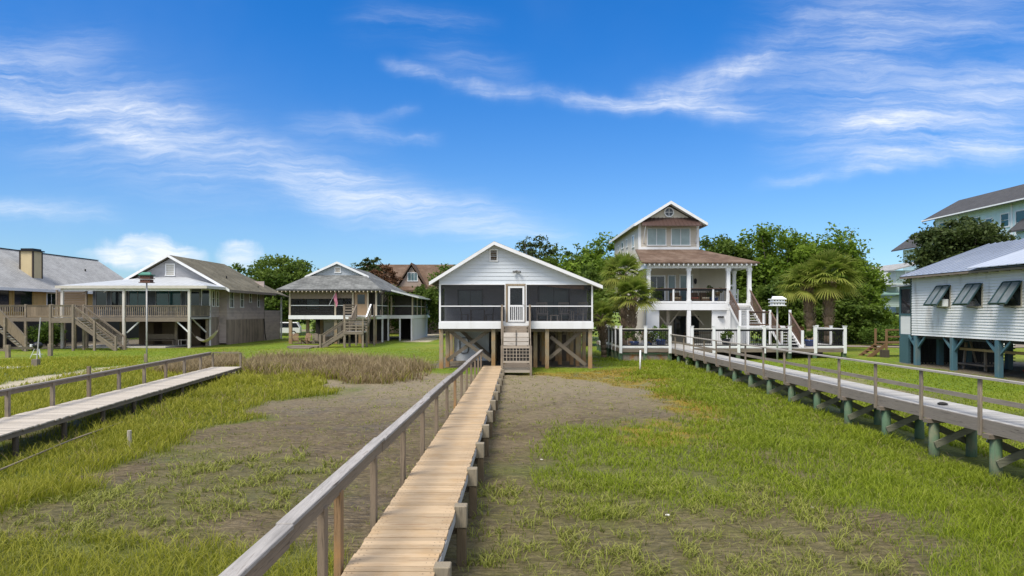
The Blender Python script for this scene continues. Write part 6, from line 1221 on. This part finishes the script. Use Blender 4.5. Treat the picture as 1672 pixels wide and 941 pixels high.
t = T('saw_bench', 'rough wooden work bench frame under the white stilt house', 'bench', (24.4, 35.5, .7)); zz = .7; each('leg', greyZ, t, [((24, 36.3, zz), (24.15, 36.3, 2.1), .1), ((24.9, 36.5, zz), (24.5, 36.5, 2.2), .08), ((24.0, 34.6, zz), (24, 34.6, 1.7), .1)]); MB().box(23.8, 24.6, 34.4, 36.6, zz+.25, zz+.32).build('shelf', greyY, t)
o = MB().box(23.6, 23.9, 30.5, 36, 1.72, 1.84).build('plank', wood('tan_plank', (.36, .25, .12), 1), None); o.name = 'long_board'; tag(o, 'long tan board stored level under the white stilt house', 'board')
t = T('kayak', 'red kayak lying on the ground under the white stilt house', 'kayak', (25, 30.5, .8)); zz = gzf(25, 30); m = MB(); rg = []
for i in range(13):
    f = i/12; w_ = .36*math.sin(math.pi*max(.02, min(.98, f)))**.6; yv = 28.2+4.6*f; rg.append([(24.6+w_*math.cos(a), yv, zz+.22+(.2 if math.sin(a) < 0 else .14)*math.sin(a)*min(1, w_*3.2)+.10*(2*f-1)**2) for a in [k*math.pi/6 for k in range(12)]])
vs = sum(rg, []); fs = [(i*12+k, i*12+(k+1) % 12, (i+1)*12+(k+1) % 12, (i+1)*12+k) for i in range(12) for k in range(12)]+[tuple(range(12)), tuple(range(144, 156))]
m.add(vs, fs).build('hull', plain('red_plastic', (.38, .015, .02), .35, .1), t, True); MB().box(24.42, 24.78, 30.0, 30.9, zz+.34, zz+.375).build('cockpit', BLK, t)
shell = plain('shell_white', (.75, .72, .66), .4)
for i, (px, py, lab) in enumerate(((1090, 846, 'white shell on the mud among sparse tufts right of the boardwalk'), (1326, 832, 'white shell in the green grass toward the right walkway'), (884, 752, 'pale shell fragment on the bare mud right of the boardwalk'))):
    x, y = G(px, py); o = MB().lathe((0, 0, 0), [(.008, 0), (.05, .02), (.055, .04), (.03, .055), (.005, .06)], 10).build('oyster_shell', shell, None, True); o.scale = (.8, .45, .5); o.rotation_euler = (.5, 0, i*1.3); o.location = (x, y, gzf(x, y)+.01); tag(o, lab, 'shell', 'shells on the mud')
x, y = 10.85, 17.2; o = MB().lathe((x, y, 1.37), [(.02, 0), (.11, .01), (.13, .03), (.07, .06), (.01, .07)], 9).build('dark_debris', DARK, None, True); tag(o, 'small dark clump of debris lying on the grey boardwalk', 'debris')
gd = npmesh('driveway', np.array([(27, 56, .90), (36, 53.5, .90), (60, 60, .9), (60, 64, .9), (36, 58.5, .9), (27, 59, .9)], float)-np.array([0, 0, .03]), [np.array([[0, 1, 4, 5], [1, 2, 3, 4]])], plain('gravel_drive', (.25, .21, .17), .95, .25, 3, bump=.5)); tag(gd, kind='structure')
